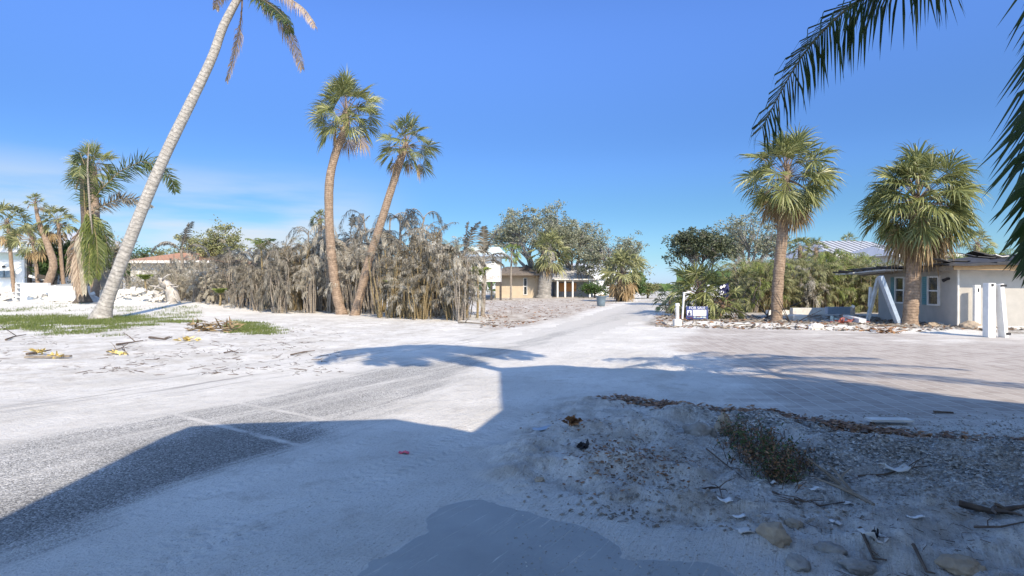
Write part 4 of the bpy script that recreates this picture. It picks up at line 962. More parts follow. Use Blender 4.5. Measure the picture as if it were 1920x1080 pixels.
beam('fallen_post', (GP(1686, 611), PX(1650, 518, 23.6)), .15, .2, 'blue_paint', 'pale blue fallen porch post leaning left against the sagging roof', 'post')
beam('leaning_post', (GP(1626, 603), PX(1646, 522, 26.5)), .12, .12, 'white_dirty', 'dirty white post tilted right under the sagging porch', 'post')
beam('short_post', (GP(1597, 601), PX(1599, 574, 25.5)), .12, .1, 'white_dirty', 'short white stub post left of the sagging porch', 'post')
beam('thin_post', (PX(1630, 575, 26.5), PX(1632, 538, 26.5)), .09, .09, 'white_paint', 'thin white upright board behind the tilted porch post', 'post')
beam('fallen_column', (GP(1586, 603) + Vector((0, 0, .18)), GP(1617, 611) + Vector((0, 0, .08))), .30, .22, 'white_paint', 'white boxed column lying on the rubble beside the driveway', 'column')
# white gate post and corner post in front of the right wall
g = GP(1865, 624); gpst = thing('gate_post', 'free standing white boxed post split open before the right wall', 'post', g)
b_ = MB(); b_.box((-.17, .0, .86), (.24, .24, 1.72), bev=.01); b_.build('post_box', 'white_paint', gpst)
b_ = MB(); b_.box((.12, -.06, .84), (.035, .26, 1.70), ry=-.1); b_.box((.26, -.02, .84), (.16, .05, 1.72), ry=-.09); b_.build('split_board', 'white_paint', gpst)
b_ = MB(); b_.box((-.17, -.13, 1.66), (.06, .02, .08)); b_.box((.12, -.2, 1.64), (.18, .02, .07)); b_.box((.3, -.14, .12), (.2, .03, .08)); b_.build('hinge', 'dark_stuff', gpst)
q = HA - dl * .35 + dr * .45; cpst = thing('side_post', 'narrow white board post against the house corner', 'post', (q.x, q.y, 0))
b_ = MB(); b_.box((0, 0, .82), (.22, .12, 1.66), bev=.008); b_.build('board', 'white_paint', cpst); b_ = MB(); b_.box((.02, -.07, 1.46), (.04, .02, .14)); b_.build('hinge', 'dark_stuff', cpst)
b_ = MB(); q = GP(1890, 622); b_.box(q + Vector((1.2, .2, .05)), (4.2, .25, .14), rz=-.06); tag(b_.build('kerb_board', 'white_dirty'), 'long white board on the ground right of the split post', 'board')
b_ = MB(); q = GP(1810, 612); b_.box(q + Vector((.3, .3, .06)), (2.2, .3, .12), rz=-.1); tag(b_.build('fallen_board', 'white_dirty'), 'white board lying at the foot of the house corner', 'board')
b_ = MB(); q = GP(1750, 606); b_.box(q + Vector((.2, .5, .08)), (2.6, .22, .1), rz=-.15); tag(b_.build('fallen_board', 'blue_paint'), 'bluish board on the rubble below the shuttered window', 'board')
hs_ = MB(); q0 = GP(1690, 598)
hs_.tube([q0 + Vector((0, .2, .05)), q0 + Vector((.2, .1, .5)), q0 + Vector((.32, 0, 1.0)), q0 + Vector((.33, 0, 1.5))], .02, 6); tag(hs_.build('dangling_cable', 'white_dirty'), 'thin pale cable hanging beside the palm trunk and house wall', 'cable')

# metal-roof building behind the right thicket
def simple_house(name, label, x0p, x1p, Y, ground, eave_py, ridge_py, wallm, roofm, depth=8, hip=.6, over=.4, wins=(), ribs=False, gable=False, stilts=0, name2='roof', roofkind=None, fas='white_paint'):
    xa = (x0p - 960) / F * Y; xb = (x1p - 960) / F * Y; ze = H + (HOR - eave_py) / F * Y; zr = H + (HOR - ridge_py) / F * (Y + depth / 2)
    root = thing(name, label, 'house', (xa, Y, 0)); W_ = xb - xa
    wb = MB(); wb.box((W_ / 2, depth / 2, (ze + stilts) / 2), (W_, depth, ze - stilts)); wb.build('wall', wallm, root)
    rb = MB(); o = over; ins = W_ * hip / 2 if not gable else -o
    e = [(-o, -o, ze), (W_ + o, -o, ze), (W_ + o, depth + o, ze), (-o, depth + o, ze)]; rd = [(ins, depth / 2, zr), (W_ - ins, depth / 2, zr)]
    rb.add(e + rd, [(0, 1, 5, 4), (2, 3, 4, 5), (1, 2, 5), (3, 0, 4), (3, 2, 1, 0)])
    rb.box((W_ / 2, -o, ze - .06), (W_ + 2 * o, .06, .22), mi=1)
    if ribs:
        n = int(W_ / .45)
        for i in range(n + 1):
            x = -o + (W_ + 2 * o) * i / n
            x1_ = min(max(x, ins), W_ - ins)
            tt = 1 if x1_ == x else max(0, 1 - abs(x - x1_) / (ins + o))
            a = Vector((x, -o, ze + .03)); b2 = Vector((x, -o + (depth / 2 + o) * tt, ze + (zr - ze) * tt + .03)); rb.tube([a, b2], .035, 4, mi=2)
    rb.build('roof', [roofm, fas, 'grey_wall'], root)
    for (wx, py0, py1, wpx) in wins:
        x = (wx - 960) / F * Y - xa; z0 = H + (HOR - py1) / F * Y; z1 = H + (HOR - py0) / F * Y
        window(root, (xa + x, Y - .012, z0), 0, wpx / F * Y, z1 - z0)
    if stilts:
        for i in range(5):
            s_ = MB(); s_.box((W_ * (i + .02) / 4.1 + .1, .3, stilts / 2 - .02), (.22, .22, stilts)); s_.build('stilt', 'timber_dark', root)
    return root
simple_house('ribbed_roof_house', 'blue grey house under a pale ribbed metal roof behind the hedge', 1560, 1720, 48, 0, 479, 452, 'pale_green', 'roof_metal', 10, .35, .6, ((1578, 482, 496, 10), (1640, 484, 500, 12)), ribs=True)
simple_house('tall_white_house', 'white house with large windows behind the full crowned palm', 1690, 1800, 42, 0, 478, 462, 'stucco_white', 'roof_metal', 9, .3, .5, ((1702, 484, 498, 18), (1745, 482, 500, 24), (1778, 482, 500, 14)), ribs=True)
# road-end houses
r_ = simple_house('yellow_house', 'cream house with torn brown roof near the road end', 929, 1012, 71, 0, 514, 500, 'stucco_yellow', 'roof_brown', 10, .5, 1.3, ((985, 522, 552, 5),), fas='roof_brown')
b_ = MB(); b_.add([(2.6, 1, 3.0), (4.9, 1, 3.0), (3.8, 1, 4.1), (2.6, 6, 3.0), (4.9, 6, 3.0), (3.8, 6, 4.1)], [(0, 1, 2), (0, 2, 5, 3), (1, 4, 5, 2), (3, 5, 4)]); b_.build('gable', 'timber_dark', r_)
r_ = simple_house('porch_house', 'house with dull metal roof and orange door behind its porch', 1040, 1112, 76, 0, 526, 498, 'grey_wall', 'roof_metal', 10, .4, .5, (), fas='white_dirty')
b_ = MB(); b_.box((1.7, -.06, 1.25), (2.2, .1, 1.1)); b_.build('door', 'door_wood', r_)
b_ = MB(); b_.box((2.6, -1.4, 2.24), (6.6, 2.4, .14)); b_.build('porch_roof', 'white_dirty', r_)
for i in range(6):
    b_ = MB(); b_.box((.2 + i * .95 + (1.2 if i > 2 else 0), -2.3, 1.05), (.2, .2, 2.2)); b_.build('porch_post', 'stucco_white', r_)
b_ = MB()
for i in range(70):
    q = Vector((U(2.7, 5), U(0, 2), U(2.4, 4.0))); d = Vector((U(-.6, .6), U(-.3, .1), U(-1, .2))) * .9; b_.add([q, q + d + Vector((.06, 0, 0)), q + d - Vector((.06, 0, 0))], [(0, 1, 2)])
tag(b_.build('hanging_thatch', 'sabal_dry', loc=Vector(r_.location)), 'brown dry fronds heaped on the porch house roof', 'dry fronds')
simple_house('far_white_house', 'far white two storey house behind the porch house', 1000, 1178, 100, 0, 508, 494, 'stucco_white', 'roof_metal', 10, .3, .5, ((1010, 516, 526, 8), (1126, 516, 526, 8), (1160, 516, 526, 6)))
simple_house('far_pale_house', 'far pale gabled house showing between the roadside trees', 1098, 1160, 92, 0, 520, 505, 'stucco_white', 'stucco_white', 9, .2, .4, ((1140, 522, 532, 8),))
r_ = simple_house('stilt_house', 'raised white house with blue edged roof at the thicket end', 868, 938, 60, 0, 478, 463, 'white_dirty', 'pale_green', 9, .1, .7, ((925, 482, 494, 4), (890, 484, 500, 10)), stilts=1.9, fas='blue_paint')
# orange-roof houses at left
simple_house('orange_roof_house', 'low house with faded orange roof behind the brush', 245, 392, 50, 0, 490, 474, 'stucco_white', 'roof_orange', 9, .5, .6, ())
simple_house('brown_roof_house', 'low house with tan roof behind the dead thicket', 470, 590, 54, 0, 499, 487, 'stucco_white', 'roof_brown', 9, .5, .6, ())
simple_house('grey_roof_house', 'low house roof glimpsed beyond the crooked palm', 70, 130, 60, 0, 455, 436, 'stucco_white', 'roof_metal', 9, .3, .6, ())
# white house at far left
YL = 46; lh = thing('white_house', 'white flat roofed house with dark open porch at the far left', 'house', ((-30 - 960) / F * YL, YL, 0)); x0 = lh.location.x
def lx(px): return (px - 960) / F * YL - x0
def lz(py): return H + (HOR - py) / F * YL
b_ = MB(); b_.box(((lx(-60) + lx(46)) / 2, 3, lz(487) / 2 + .0), (lx(46) - lx(-60), 6, lz(487))); b_.build('wall', 'stucco_white', lh)
b_ = MB(); b_.box(((lx(-60) + lx(46)) / 2, 3.02, (lz(474) + lz(487)) / 2), (lx(46) - lx(-60) - .02, 6, lz(474) - lz(487))); b_.build('upper_wall', 'pale_green', lh)
b_ = MB(); b_.box((lx(20), 3, lz(470)), (lx(92) - lx(-70), 7.5, .32)); b_.box((lx(70), 3.3, lz(478)), (lx(122) - lx(46), 6.4, .2), ry=.05); b_.build('roof', 'stucco_white', lh)
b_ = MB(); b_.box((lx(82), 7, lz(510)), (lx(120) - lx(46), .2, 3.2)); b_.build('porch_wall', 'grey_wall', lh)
b_ = MB(); b_.box((lx(82), .4, lz(486)), (lx(120) - lx(46), .2, .45)); b_.build('porch_beam', 'timber_dark', lh)
for px in (48, 64, 100): b_ = MB(); b_.box((lx(px), .35, lz(515)), (.25, .25, 3.6)); b_.build('porch_post', 'timber_dark', lh)
b_ = MB()
for px in (8, 22): b_.box((lx(px), -.06, lz(500)), (.22, .14, .16), bev=.03)
b_.build('wall_lamp', 'dark_stuff', lh)
b_ = MB(); b_.box((lx(8), -.2, lz(514)), (.55, .4, .55), bev=.04); b_.box((lx(23), -.2, lz(514)), (.55, .4, .55), bev=.04); b_.build('meter_box', 'can_plastic', lh)
b_ = MB(); b_.tube([(lx(16), 1, lz(470)), (lx(16), 1, lz(448))], .07, 8); b_.build('vent_pipe', 'white_dirty', lh)

# raised house behind the camera: its roof and walls shade the foreground
dxs, dys = -SD.x / SD.z, -SD.y / SD.z
def src(px, py, h): x, y = G(px, py); return (x - dxs * h, y - dys * h)
ho = thing('raised_house', 'pale raised house standing behind the viewpoint and shading the foreground', 'house', (6, -6, 0))
H1, H2 = 5.0, 8.0
low = [src(0, 972, H1), src(300, 822, H1), src(355, 800, H1), src(450, 794, H1), src(740, 786, H1), src(885, 811, H1), src(940, 770, H1)]
low = [(low[0][0] + .1, -12)] + low + [(8, -1.6), (8, -12)]
hi = [src(938, 782, H2), src(936, 690, H2), src(1040, 685, H2), src(1300, 698, H2), src(1500, 713, H2), src(1750, 740, H2), src(1920, 757, H2)]
hi = [(hi[0][0], -12)] + hi + [(22, hi[-1][1] - 4.5), (22, -12)]
b_ = MB(); prism(b_, low, H1 - .2, H1); at(ho, b_.build('porch_roof', 'stucco_white', ho))
b_ = MB(); prism(b_, hi, H2 - .25, H2); at(ho, b_.build('roof', 'roof_metal', ho))
b_ = MB(); prism(b_, [(hi[1][0] + .05, -12.5), (hi[1][0] + .05, -.8), (8, -1.0), (14, -3.4), (21, -5.5), (21, -12.5)], 2.6, H2 - .26); at(ho, b_.build('wall', 'stucco_white', ho))
b_ = MB(); prism(b_, [(low[1][0] + .2, -11.5), (low[1][0] + .2, -2.2), (hi[1][0] - .02, -2.2), (hi[1][0] - .02, -11.5)], 0, H1 - .21); at(ho, b_.build('lower_wall', 'stucco_white', ho))
b_ = MB(); prism(b_, [(4.2, -12.4), (4.2, -1.6), (8, -2.2), (14, -4.4), (20.5, -6), (20.5, -12.4)], 0, 2.58); at(ho, b_.build('ground_floor_wall', 'stucco_grey', ho))
for x, y in ((4.3, -.9), (8.2, -1.2), (low[1][0] + .3, -1.0)): b_ = MB(); b_.box((x, y, 1.3), (.3, .3, 2.56)); at(ho, b_.build('post', 'white_paint', ho))

# near coconut palms beside that house
def near_palm(label, base, top, fronds, tr=.16):
    root = thing('coconut_palm', label, 'palm tree', (base[0], base[1], 0)); b0 = Vector((*base, -.1)); t_ = Vector(top); mid = b0.lerp(t_, .5) + Vector((0, 0, -.2))
    mb = MB(); pts = [b0, b0.lerp(mid, .5), mid, mid.lerp(t_, .5), t_]; mb.tube(pts, [tr * 1.6, tr * 1.1, tr, tr * .95, tr * .9], 12); kids = [mb.build('trunk', 'coco_bark', smooth=True)]
    for (pts_, kw) in fronds:
        P = [Vector(q) for q in pts_]; out = []
        for i in range(len(P) - 1):
            p0 = P[max(0, i - 1)]; p1 = P[i]; p2 = P[i + 1]; p3 = P[min(len(P) - 1, i + 2)]
            for j in range(5):
                u = j / 5; out.append(.5 * ((2 * p1) + (p2 - p0) * u + (2 * p0 - 5 * p1 + 4 * p2 - p3) * u ** 2 + (3 * p1 - p0 - 3 * p2 + p3) * u ** 3))
        out.append(P[-1]); fb = MB(); k2 = dict(n=95, ll=.75, hang=.6, w=.035, rr=.03, start=.12); k2.update(kw)
        pinnate(fb, None, None, 0, 0, k2.pop('n'), k2.pop('ll'), k2.pop('hang'), k2.pop('w'), k2.pop('rr'), k2.pop('start'), pts=out, **k2); kids.append(fb.build('frond', ['cane', 'near_leaf']))
    finish(root, *kids)
cR = Vector((8.2, 4.0, 6.7))
def arc(c, az, L, up, down):
    d = Vector((math.sin(R(az)), math.cos(R(az)), 0)); return [c, c + d * L * .3 + Vector((0, 0, up)), c + d * L * .65 + Vector((0, 0, up * .6 - down * .3)), c + d * L * .9 + Vector((0, 0, -down * .75)), c + d * L + Vector((0, 0, -down * 1.15))]
frR = [([cR, PX(1830, -150, 5.2), PX(1700, -45, 5.9), PX(1590, 15, 6.3), PX(1500, 110, 6.8), PX(1428, 240, 7.2)], dict(n=105, ll=.72, hang=.8, one=0, tipf=.5, plum=.3, w=.026)),
       ([cR, PX(2150, -300, 5.2), PX(2035, 60, 5.4), PX(1985, 280, 5.4), PX(1965, 500, 5.3)], dict(n=190, ll=.85, hang=.5, w=.045, plum=1.0)),
       ([cR, PX(2200, -200, 5.2), PX(2060, 150, 5.0), PX(2020, 420, 5.0)], dict(n=170, ll=.85, hang=.5, w=.045, plum=1.0))]
frR += [(arc(cR, a, L, .8, d_), dict(n=95, ll=.75, w=.055)) for a, L, d_ in ((-48, 4.2, .5), (-38, 3.6, .2), (-62, 3.4, .6), (-5, 4.4, .6), (38, 4.4, .8), (-20, 3.6, .4), (10, 4, .6), (50, 4, 1.5), (95, 4, 2), (150, 4, 1.5), (-100, 2.2, .2), (25, 3.2, 0))]
near_palm('green coconut palm at the upper right whose fronds hang into view', (10.4, 3.4), cR, frR)
cL = Vector((2.45, 4.3, 10.0))
frL = [(arc(cL, a, L, .5, d_), dict(n=75, ll=.66, hang=.4, w=.075)) for a, L, d_ in ((-115, 2.5, 1.0), (-88, 2.7, 1.1), (-100, 2.3, .8), (-75, 2.5, .9), (-40, 2.2, .9), (0, 2.0, .7), (30, 2.2, .9), (65, 2.5, .9), (100, 2.4, .8), (140, 2.0, .7), (-150, 1.8, .7), (180, 1.8, .6), (15, 2.3, .8), (50, 2.4, 1), (85, 2.6, .9), (-60, 1.5, 1.4), (80, 1.5, 1.4), (45, 1.8, .4), (-20, 1.5, .2))]
near_palm('short fronded coconut palm above the viewpoint casting the star shaped shadow', (6.4, 2.2), cL, frL)

# ------------------------------------------------------------------ street things
g = GP(1127, 574); tc_ = thing('trash_can', 'grey blue wheeled round trash can standing at the road edge', 'trash can', g)
b_ = MB(); n = 20
prof = [(.24, 0), (.26, .02), (.30, .35), (.33, .72), (.36, .74), (.36, .78), (.31, .78), (.29, .5)]
vs = [(math.cos(6.2832 * j / n) * r_ * 1.1, math.sin(6.2832 * j / n) * r_ * 1.1, z) for r_, z in prof for j in range(n)]
b_.add(vs, [(i * n + j, i * n + (j + 1) % n, (i + 1) * n + (j + 1) % n, (i + 1) * n + j) for i in range(len(prof) - 1) for j in range(n)] + [tuple(range(n - 1, -1, -1))]); b_.build('body', 'can_plastic', tc_, smooth=True)
for s_ in (-1, 1): b_ = MB(); b_.tube([(s_ * .36, 0, .62), (s_ * .42, 0, .66), (s_ * .42, 0, .72), (s_ * .36, 0, .74)], .018, 6); b_.build('handle', 'can_plastic', tc_)
b_ = MB()
for i in range(14): q = Vector((U(-.2, .2), U(-.2, .2), .7)); b_.box(q + Vector((0, 0, U(0, .14))), (U(.1, .3), .03, U(.1, .25)), rz=U(0, 3), rx=U(-.8, .8))
tag(b_.build('dry_waste', 'sabal_dry', loc=g), 'tan dry palm waste heaped in the trash can', 'waste')
# for sale sign
g = GP(1307, 601); sg = thing('sale_sign', 'blue and white FOR SALE sign standing in the verge rubble', 'sign', g, R(-4)); wS, hS = .98, .58
b_ = MB(); b_.box((0, 0, .36), (wS, .03, hS)); b_.build('panel', 'sign_blue', sg)
b_ = MB(); b_.box((.11, -.019, .36), (.60, .008, .26)); b_.box((-.35, -.019, .35), (.20, .008, .24)); b_.build('white_field', 'sign_white', sg)
b_ = MB(); b_.box((-.35, -.0255, .30), (.12, .005, .12)); b_.tube([(-.35, -.024, .40), (-.35, -.028, .40)], .035, 12); b_.build('portrait', 'navy', sg)
for s_ in (-1, 1): b_ = MB(); b_.box((s_ * (wS / 2 - .03), .03, .33), (.03, .03, .72)); b_.build('stake', 'white_dirty', sg)
def text(parent, s_, loc, size, mat, name='lettering'):
    cu = bpy.data.curves.new(name, 'FONT'); cu.body = s_; cu.size = size; cu.extrude = .003; cu.align_x = 'CENTER'; cu.align_y = 'CENTER'
    tmp = bpy.data.objects.new('tmp', cu); C.objects.link(tmp); dg = bpy.context.evaluated_depsgraph_get(); me = bpy.data.meshes.new_from_object(tmp.evaluated_get(dg)); bpy.data.objects.remove(tmp)
    me.materials.clear(); me.materials.append(MT(mat)); o = bpy.data.objects.new(name, me); C.objects.link(o); o.parent = parent; o.location = loc; o.rotation_euler = (R(90), 0, 0); return o
text(sg, 'FOR SALE', (0, -.022, .578), .17, 'sign_white')
b_ = MB()                  # illegible rows of small print, as in the photo
for (x0_, z_, wds) in ((-.16, .44, (.12, .09, .14, .08)), (-.16, .385, (.2, .1, .12)),): 
    x_ = x0_
    for w_ in wds: b_.box((x_ + w_ / 2, -.0255, z_), (w_, .005, .018)); x_ += w_ + .03
b_.build('small_print', 'can_plastic', sg)
b_ = MB(); x_ = -.15
for w_ in (.11, .1, .13, .12): b_.box((x_ + w_ / 2, -.019, .16), (w_, .008, .055)); x_ += w_ + .025
b_.build('number_row', 'pale_green', sg)
# white pipe posts left of the sign
g = GP(1270, 606); wp = thing('utility_pipe', 'white capped utility pipe standing left of the sign', 'pipe', g)
b_ = MB(); b_.tube([(0, 0, -.05), (0, 0, .82)], [.075, .075], 12); b_.build('pipe', 'white_dirty', wp); b_ = MB(); b_.box((0, 0, .14), (.3, .3, .28), bev=.03); b_.build('base_block', 'rubble_white', wp); b_ = MB(); b_.tube([(0, 0, .82), (0, 0, .92)], [.095, .08], 12); b_.build('cap', 'white_paint', wp)
b_ = MB(); g = GP(1283, 600); b_.tube([g + Vector((0, .3, 0)), g + Vector((.08, .3, 1.25))], .045, 8); b_.tube([g + Vector((.06, .3, 1.2)), g + Vector((.4, .3, 1.28))], .03, 8); tag(b_.build('bent_pipe', 'white_paint'), 'thin bent white pipe between the capped pipe and the sign', 'pipe')
# rag caught in the palms
b_ = MB(); c = PX(1358, 545, 27.0)
vs = []; 
for i in range(6):
    for j in range(6): vs.append(c + Vector(((i - 2.5) * .085 + U(-.03, .03), U(-.08, .08), (j - 2.5) * .12 + (i - 2.5) * .03 + U(-.03, .03))))
b_.add(vs, [(i * 6 + j, i * 6 + 6 + j, i * 6 + 7 + j, i * 6 + j + 1) for i in range(5) for j in range(5)])
b_.mi = 1
for q in range(6): p_ = c + Vector((U(-.2, .2), -.12, U(-.3, .3))); b_.box(p_, (.1, .02, .12), ry=U(-1, 1))
rg = b_.build('torn_banner', ['navy', 'white_paint']); so = rg.modifiers.new('thick', 'SOLIDIFY'); so.thickness = .012
tag(rg, 'torn navy and white banner caught in the low fan palm', 'banner')
# low white wall pieces far right
b_ = MB(); g = Vector(((1510 - 960) / F * 32, 32, 0)); b_.box(g + Vector((.2, 0, .2)), (1.9, .35, .36)); b_.box(g + Vector((-1.6, -.2, .14)), (1.2, .3, .26), rz=.15); tag(b_.build('low_wall', 'white_dirty'), 'low broken white wall in front of the olive palm hedge', 'wall')
b_ = MB(); b_.box(PX(1575, 582, 30.5), (1.4, .3, .36)); tag(b_.build('fallen_board', 'blue_paint'), 'bluish white panel lying before the hedge near the porch', 'panel')
b_ = MB(); b_.box(GP(1495, 601) + Vector((0, 0, .12)), (.75, .5, .3), rz=.2, bev=.04); tag(b_.build('buried_box', 'white_dirty'), 'pale box half buried in the rubble right of the torn palm', 'box')
b_ = MB(); q = GP(1560, 604); b_.tube([q, q + Vector((0, 0, .28))], .07, 8); b_.box(q + Vector((.35, 0, .1)), (.5, .1, .1), rz=.3, ry=.2); tag(b_.build('pale_pipe', 'pale_green'), 'short green grey pipe stub sticking from the rubble', 'pipe')

# rocks
def rock(c, s, mat, label, seed, name='rock', flat=.7, group=None):
    st = random.getstate(); random.seed(seed); import bmesh
    bm = bmesh.new(); bmesh.ops.create_icosphere(bm, subdivisions=4, radius=1)
    from mathutils import noise as mn
    off = Vector((seed * 3.7, seed * 1.3, 0)); cuts = [(Vector((random.gauss(0, 1), random.gauss(0, 1), random.gauss(0, .6))).normalized(), U(.55, .85)) for _ in range(9)]
    for v in bm.verts:
        p = v.co.copy()
        for nn, dd_ in cuts:
            e_ = p.dot(nn) - dd_
            if e_ > 0: p -= nn * e_ * .85
        k = 1 + .22 * mn.noise(p * 1.7 + off) + .16 * mn.noise(p * 4.5 + off) + .10 * mn.noise(p * 11 + off)
        v.co = Vector((p.x * s[0], p.y * s[1], p.z * s[2])) * k
    me = bpy.data.meshes.new(name); bm.to_mesh(me); bm.free(); me.materials.append(MT(mat)); me.polygons.foreach_set('use_smooth', [True] * len(me.polygons))
    o = bpy.data.objects.new(name, me); C.objects.link(o); o.location = Vector(c) + Vector((0, 0, s[2] * .12)); o.rotation_euler = (U(-.2, .2), U(-.2, .2), U(0, 6)); random.setstate(st)
    return tag(o, label, 'rock', group)
for i, (px, py, s_, mt, lb) in enumerate(((1313, 818, (.19, .13, .15), 'rock_grey', 'left grey boulder of the pair behind the weeds'), (1355, 806, (.15, .12, .17), 'rock_tan', 'right tan boulder of the pair behind the weeds'),
        (1450, 1008, (.12, .09, .09), 'rock_tan', 'orange tan rock low on the sand below the weeds'), (1490, 985, (.11, .06, .05), 'rock_tan', 'flat tan rock just behind the orange tan one'),
        (1552, 1036, (.12, .07, .05), 'rock_grey', 'smooth pale stone right of the orange tan rock'), (1495, 1062, (.10, .08, .05), 'rock_grey', 'greyish stone near the bottom edge below the smooth stone'),
        (1620, 1072, (.15, .08, .05), 'rock_grey', 'flat grey stone at the bottom edge right of the pale dust'), (1808, 1068, (.14, .09, .06), 'rock_tan', 'pitted stone in the bottom right corner'),
        (1012, 905, (.07, .05, .04), 'rock_tan', 'small tan stone on the bare sand left of the mounds'), (1820, 618, (.55, .4, .28), 'rock_tan', 'rounded boulder at the foot of the split gate post'), (1530, 612, (.4, .3, .2), 'rubble_white', 'white chunk of concrete on the driveway edge'),
        (1752, 613, (.3, .25, .18), 'rock_tan', 'small boulder under the shuttered window'), (1640, 616, (.25, .2, .14), 'rubble_white', 'white lump by the fallen column end'), (1232, 1120 - 0, (.0, .0, .0), None, None))):
    if mt: rock(GP(px, py), s_, mt, lb, 50 + i)

# sticks and branches
def stick(pts, r_, label, name='branch', mat='twig', forks=0, cat='branch', group=None):
    b_ = MB(); P = [GP(*q) + Vector((0, 0, r_ * 1.2 + .01)) for q in pts]
    k = len(P); b_.tube(P, [r_ * (1 - .6 * i / (k - 1)) for i in range(k)], 6, jit=.1)
    for i in range(forks):
        t_ = U(.2, .8); a = interp(P, t_); d = Vector((U(-1, 1), U(-1, 1), U(0, .6))).normalized(); L = (P[-1] - P[0]).length * U(.2, .4)
        b_.tube([a, a + d * L * .5, a + d * L + Vector((U(-.05, .05), 0, -.02))], [r_ * .5, r_ * .4, r_ * .2], 4)
    return tag(b_.build(name, mat), label, cat, group)
stick([(1560, 905), (1590, 930), (1640, 965)], .028, 'thick forked branch lying right of the weeds', forks=5, mat='old_wood')
stick([(1490, 942), (1540, 955), (1590, 945)], .010, 'thin curved branch arching below the weeds', forks=3)
stick([(1310, 900), (1350, 920), (1355, 945)], .010, 'forked twig on the sand left of the weeds', forks=4)
stick([(1450, 930), (1490, 945), (1500, 960)], .009, 'dark wiry twig touching the weeds', forks=4)
stick([(1325, 852), (1370, 880), (1400, 905)], .008, 'long dark stem along the left side of the weeds', forks=2)
stick([(1610, 898), (1660, 890), (1720, 878), (1740, 866)], .010, 'curved stem lying on the grey gravel', forks=2)
stick([(1830, 1000), (1880, 1010), (1930, 1015)], .010, 'reddish twig at the right edge of the sand', forks=1)
stick([(1800, 945), (1860, 955), (1930, 962)], .030, 'dark split palm stalk at the right edge of the sand', forks=6)
stick([(1615, 1005), (1640, 1020), (1665, 1040)], .012, 'dark reddish stick beside the pale dust patch', forks=1)
stick([(1715, 1030), (1740, 1055), (1755, 1070)], .012, 'dark stick at the end of the pale dust patch', forks=0)
stick([(50, 668), (75, 664), (95, 660)], .035, 'dark plank like stick near the left frame edge', forks=0)
stick([(218, 649), (250, 644), (268, 641)], .03, 'slim grey branch on the sand below the grass', forks=1)
stick([(10, 640), (25, 634), (48, 630)], .03, 'curved dry frond stalk at the left frame edge', forks=1)
stick([(200, 662), (228, 655), (240, 668)], .02, 'tangle of short twigs left of the palm husk', forks=6)
stick([(420, 664), (435, 661), (447, 664)], .02, 'small dark twig clump on open sand right of the yellow pieces', forks=6)
stick([(545, 668), (570, 662), (590, 660)], .02, 'thin twig at the edge of the tyre tracks', forks=1)
stick([(280, 636), (310, 640), (322, 635)], .04, 'dark driftwood piece in front of the palm husk', forks=1)
stick([(1410, 612), (1425, 604), (1440, 596), (1438, 588)], .05, 'black crooked branch at the foot of the torn palm', forks=5, mat='timber_dark')
stick([(1475, 600), (1482, 607), (1498, 612)], .04, 'dark branch in the rubble right of the torn palm', forks=3, mat='timber_dark')
stick([(1720, 612), (1745, 600), (1752, 606)], .03, 'bent pale palm stalk right of the round crowned palm', forks=3, mat='cane')
stick([(860, 607), (890, 609), (930, 613)], .05, 'fallen stalk along the front of the thicket', forks=2, mat='old_wood')

# brown palm husk and yellow scraps on the left sand
def husk(px, py, L, mat, label, seed, name='palm_husk', cat='palm debris', n=60, hh=.25, fl=.6):
    st = random.getstate(); random.seed(seed); g = GP(px, py); b_ = MB()
    for i in range(n):
        q = Vector((U(-L, L) * .5, U(-.25, .25) * L * .4, U(.02, hh) * (1 - abs(U(-.5, .5))))); d = Vector((U(-1, 1), U(-.4, .4), U(-.15, .3))).normalized() * U(.3, 1) * fl; w = Vector((-d.y, d.x, U(-.1, .2))).normalized() * U(.01, .045)
        b_.add([q - w, q + w, q + d * .6 + w * .8 + Vector((0, 0, .02)), q + d, q + d * .6 - w * .8], [(0, 1, 2, 4), (4, 2, 3)])
    o = b_.build(name, mat, loc=g); random.setstate(st); return tag(o, label, cat)
husk(398, 621, 1.5, 'sabal_dry', 'reddish brown heap of palm husk at the right of the grass', 1, n=160, hh=.35)
husk(352, 640, .5, 'yellow', 'yellow scrap lying below the brown husk', 2, 'yellow_scrap', 'scrap', 26, .15, .3)
husk(65, 665, .4, 'yellow', 'yellow scrap near the left frame edge', 3, 'yellow_scrap', 'scrap', 22, .12, .25)
husk(108, 672, .3, 'yellow', 'smaller yellow scrap right of the grey plank', 4, 'yellow_scrap', 'scrap', 18, .12, .2)
husk(218, 665, .3, 'yellow', 'yellowish scrap among the short twigs', 5, 'yellow_scrap', 'scrap', 14, .1, .2)
husk(1075, 803, .12, 'leaflitter', 'dark leaf bundle behind the front sand mound', 6, 'leaf_bundle', 'leaves', 30, .06, .12)
husk(1094, 843, .06, 'dark_stuff', 'small black clump in the middle of the front sand mound', 7, 'dark_clump', 'debris', 20, .05, .05)
husk(1290, 600, .9, 'red_dull', 'dull red scrap left of the for sale sign', 8, 'red_scrap', 'scrap', 20, .25, .3)
husk(1660, 618, 1.0, 'leaflitter', 'brown leaf heap below the fallen blue post', 9, 'leaf_heap', 'leaves', 60, .2, .4)
husk(1590, 612, 1.2, 'red_dull', 'rusty brown scrap heap beside the fallen white column', 10, 'scrap_heap', 'scrap', 60, .25, .5)
b_ = MB(); g = GP(90, 672); b_.box(g + Vector((0, 0, .04)), (.9, .12, .04), rz=.2); tag(b_.build('grey_plank', 'old_wood'), 'grey plank between two yellow scraps on the left sand', 'plank')
b_ = MB(); g = GP(757, 851)
for i in range(3): b_.box(g + Vector(((i - 1) * .035, 0, .012 + .006 * (i % 2))), (.034, .05, .008), ry=.35 * (-1) ** i)
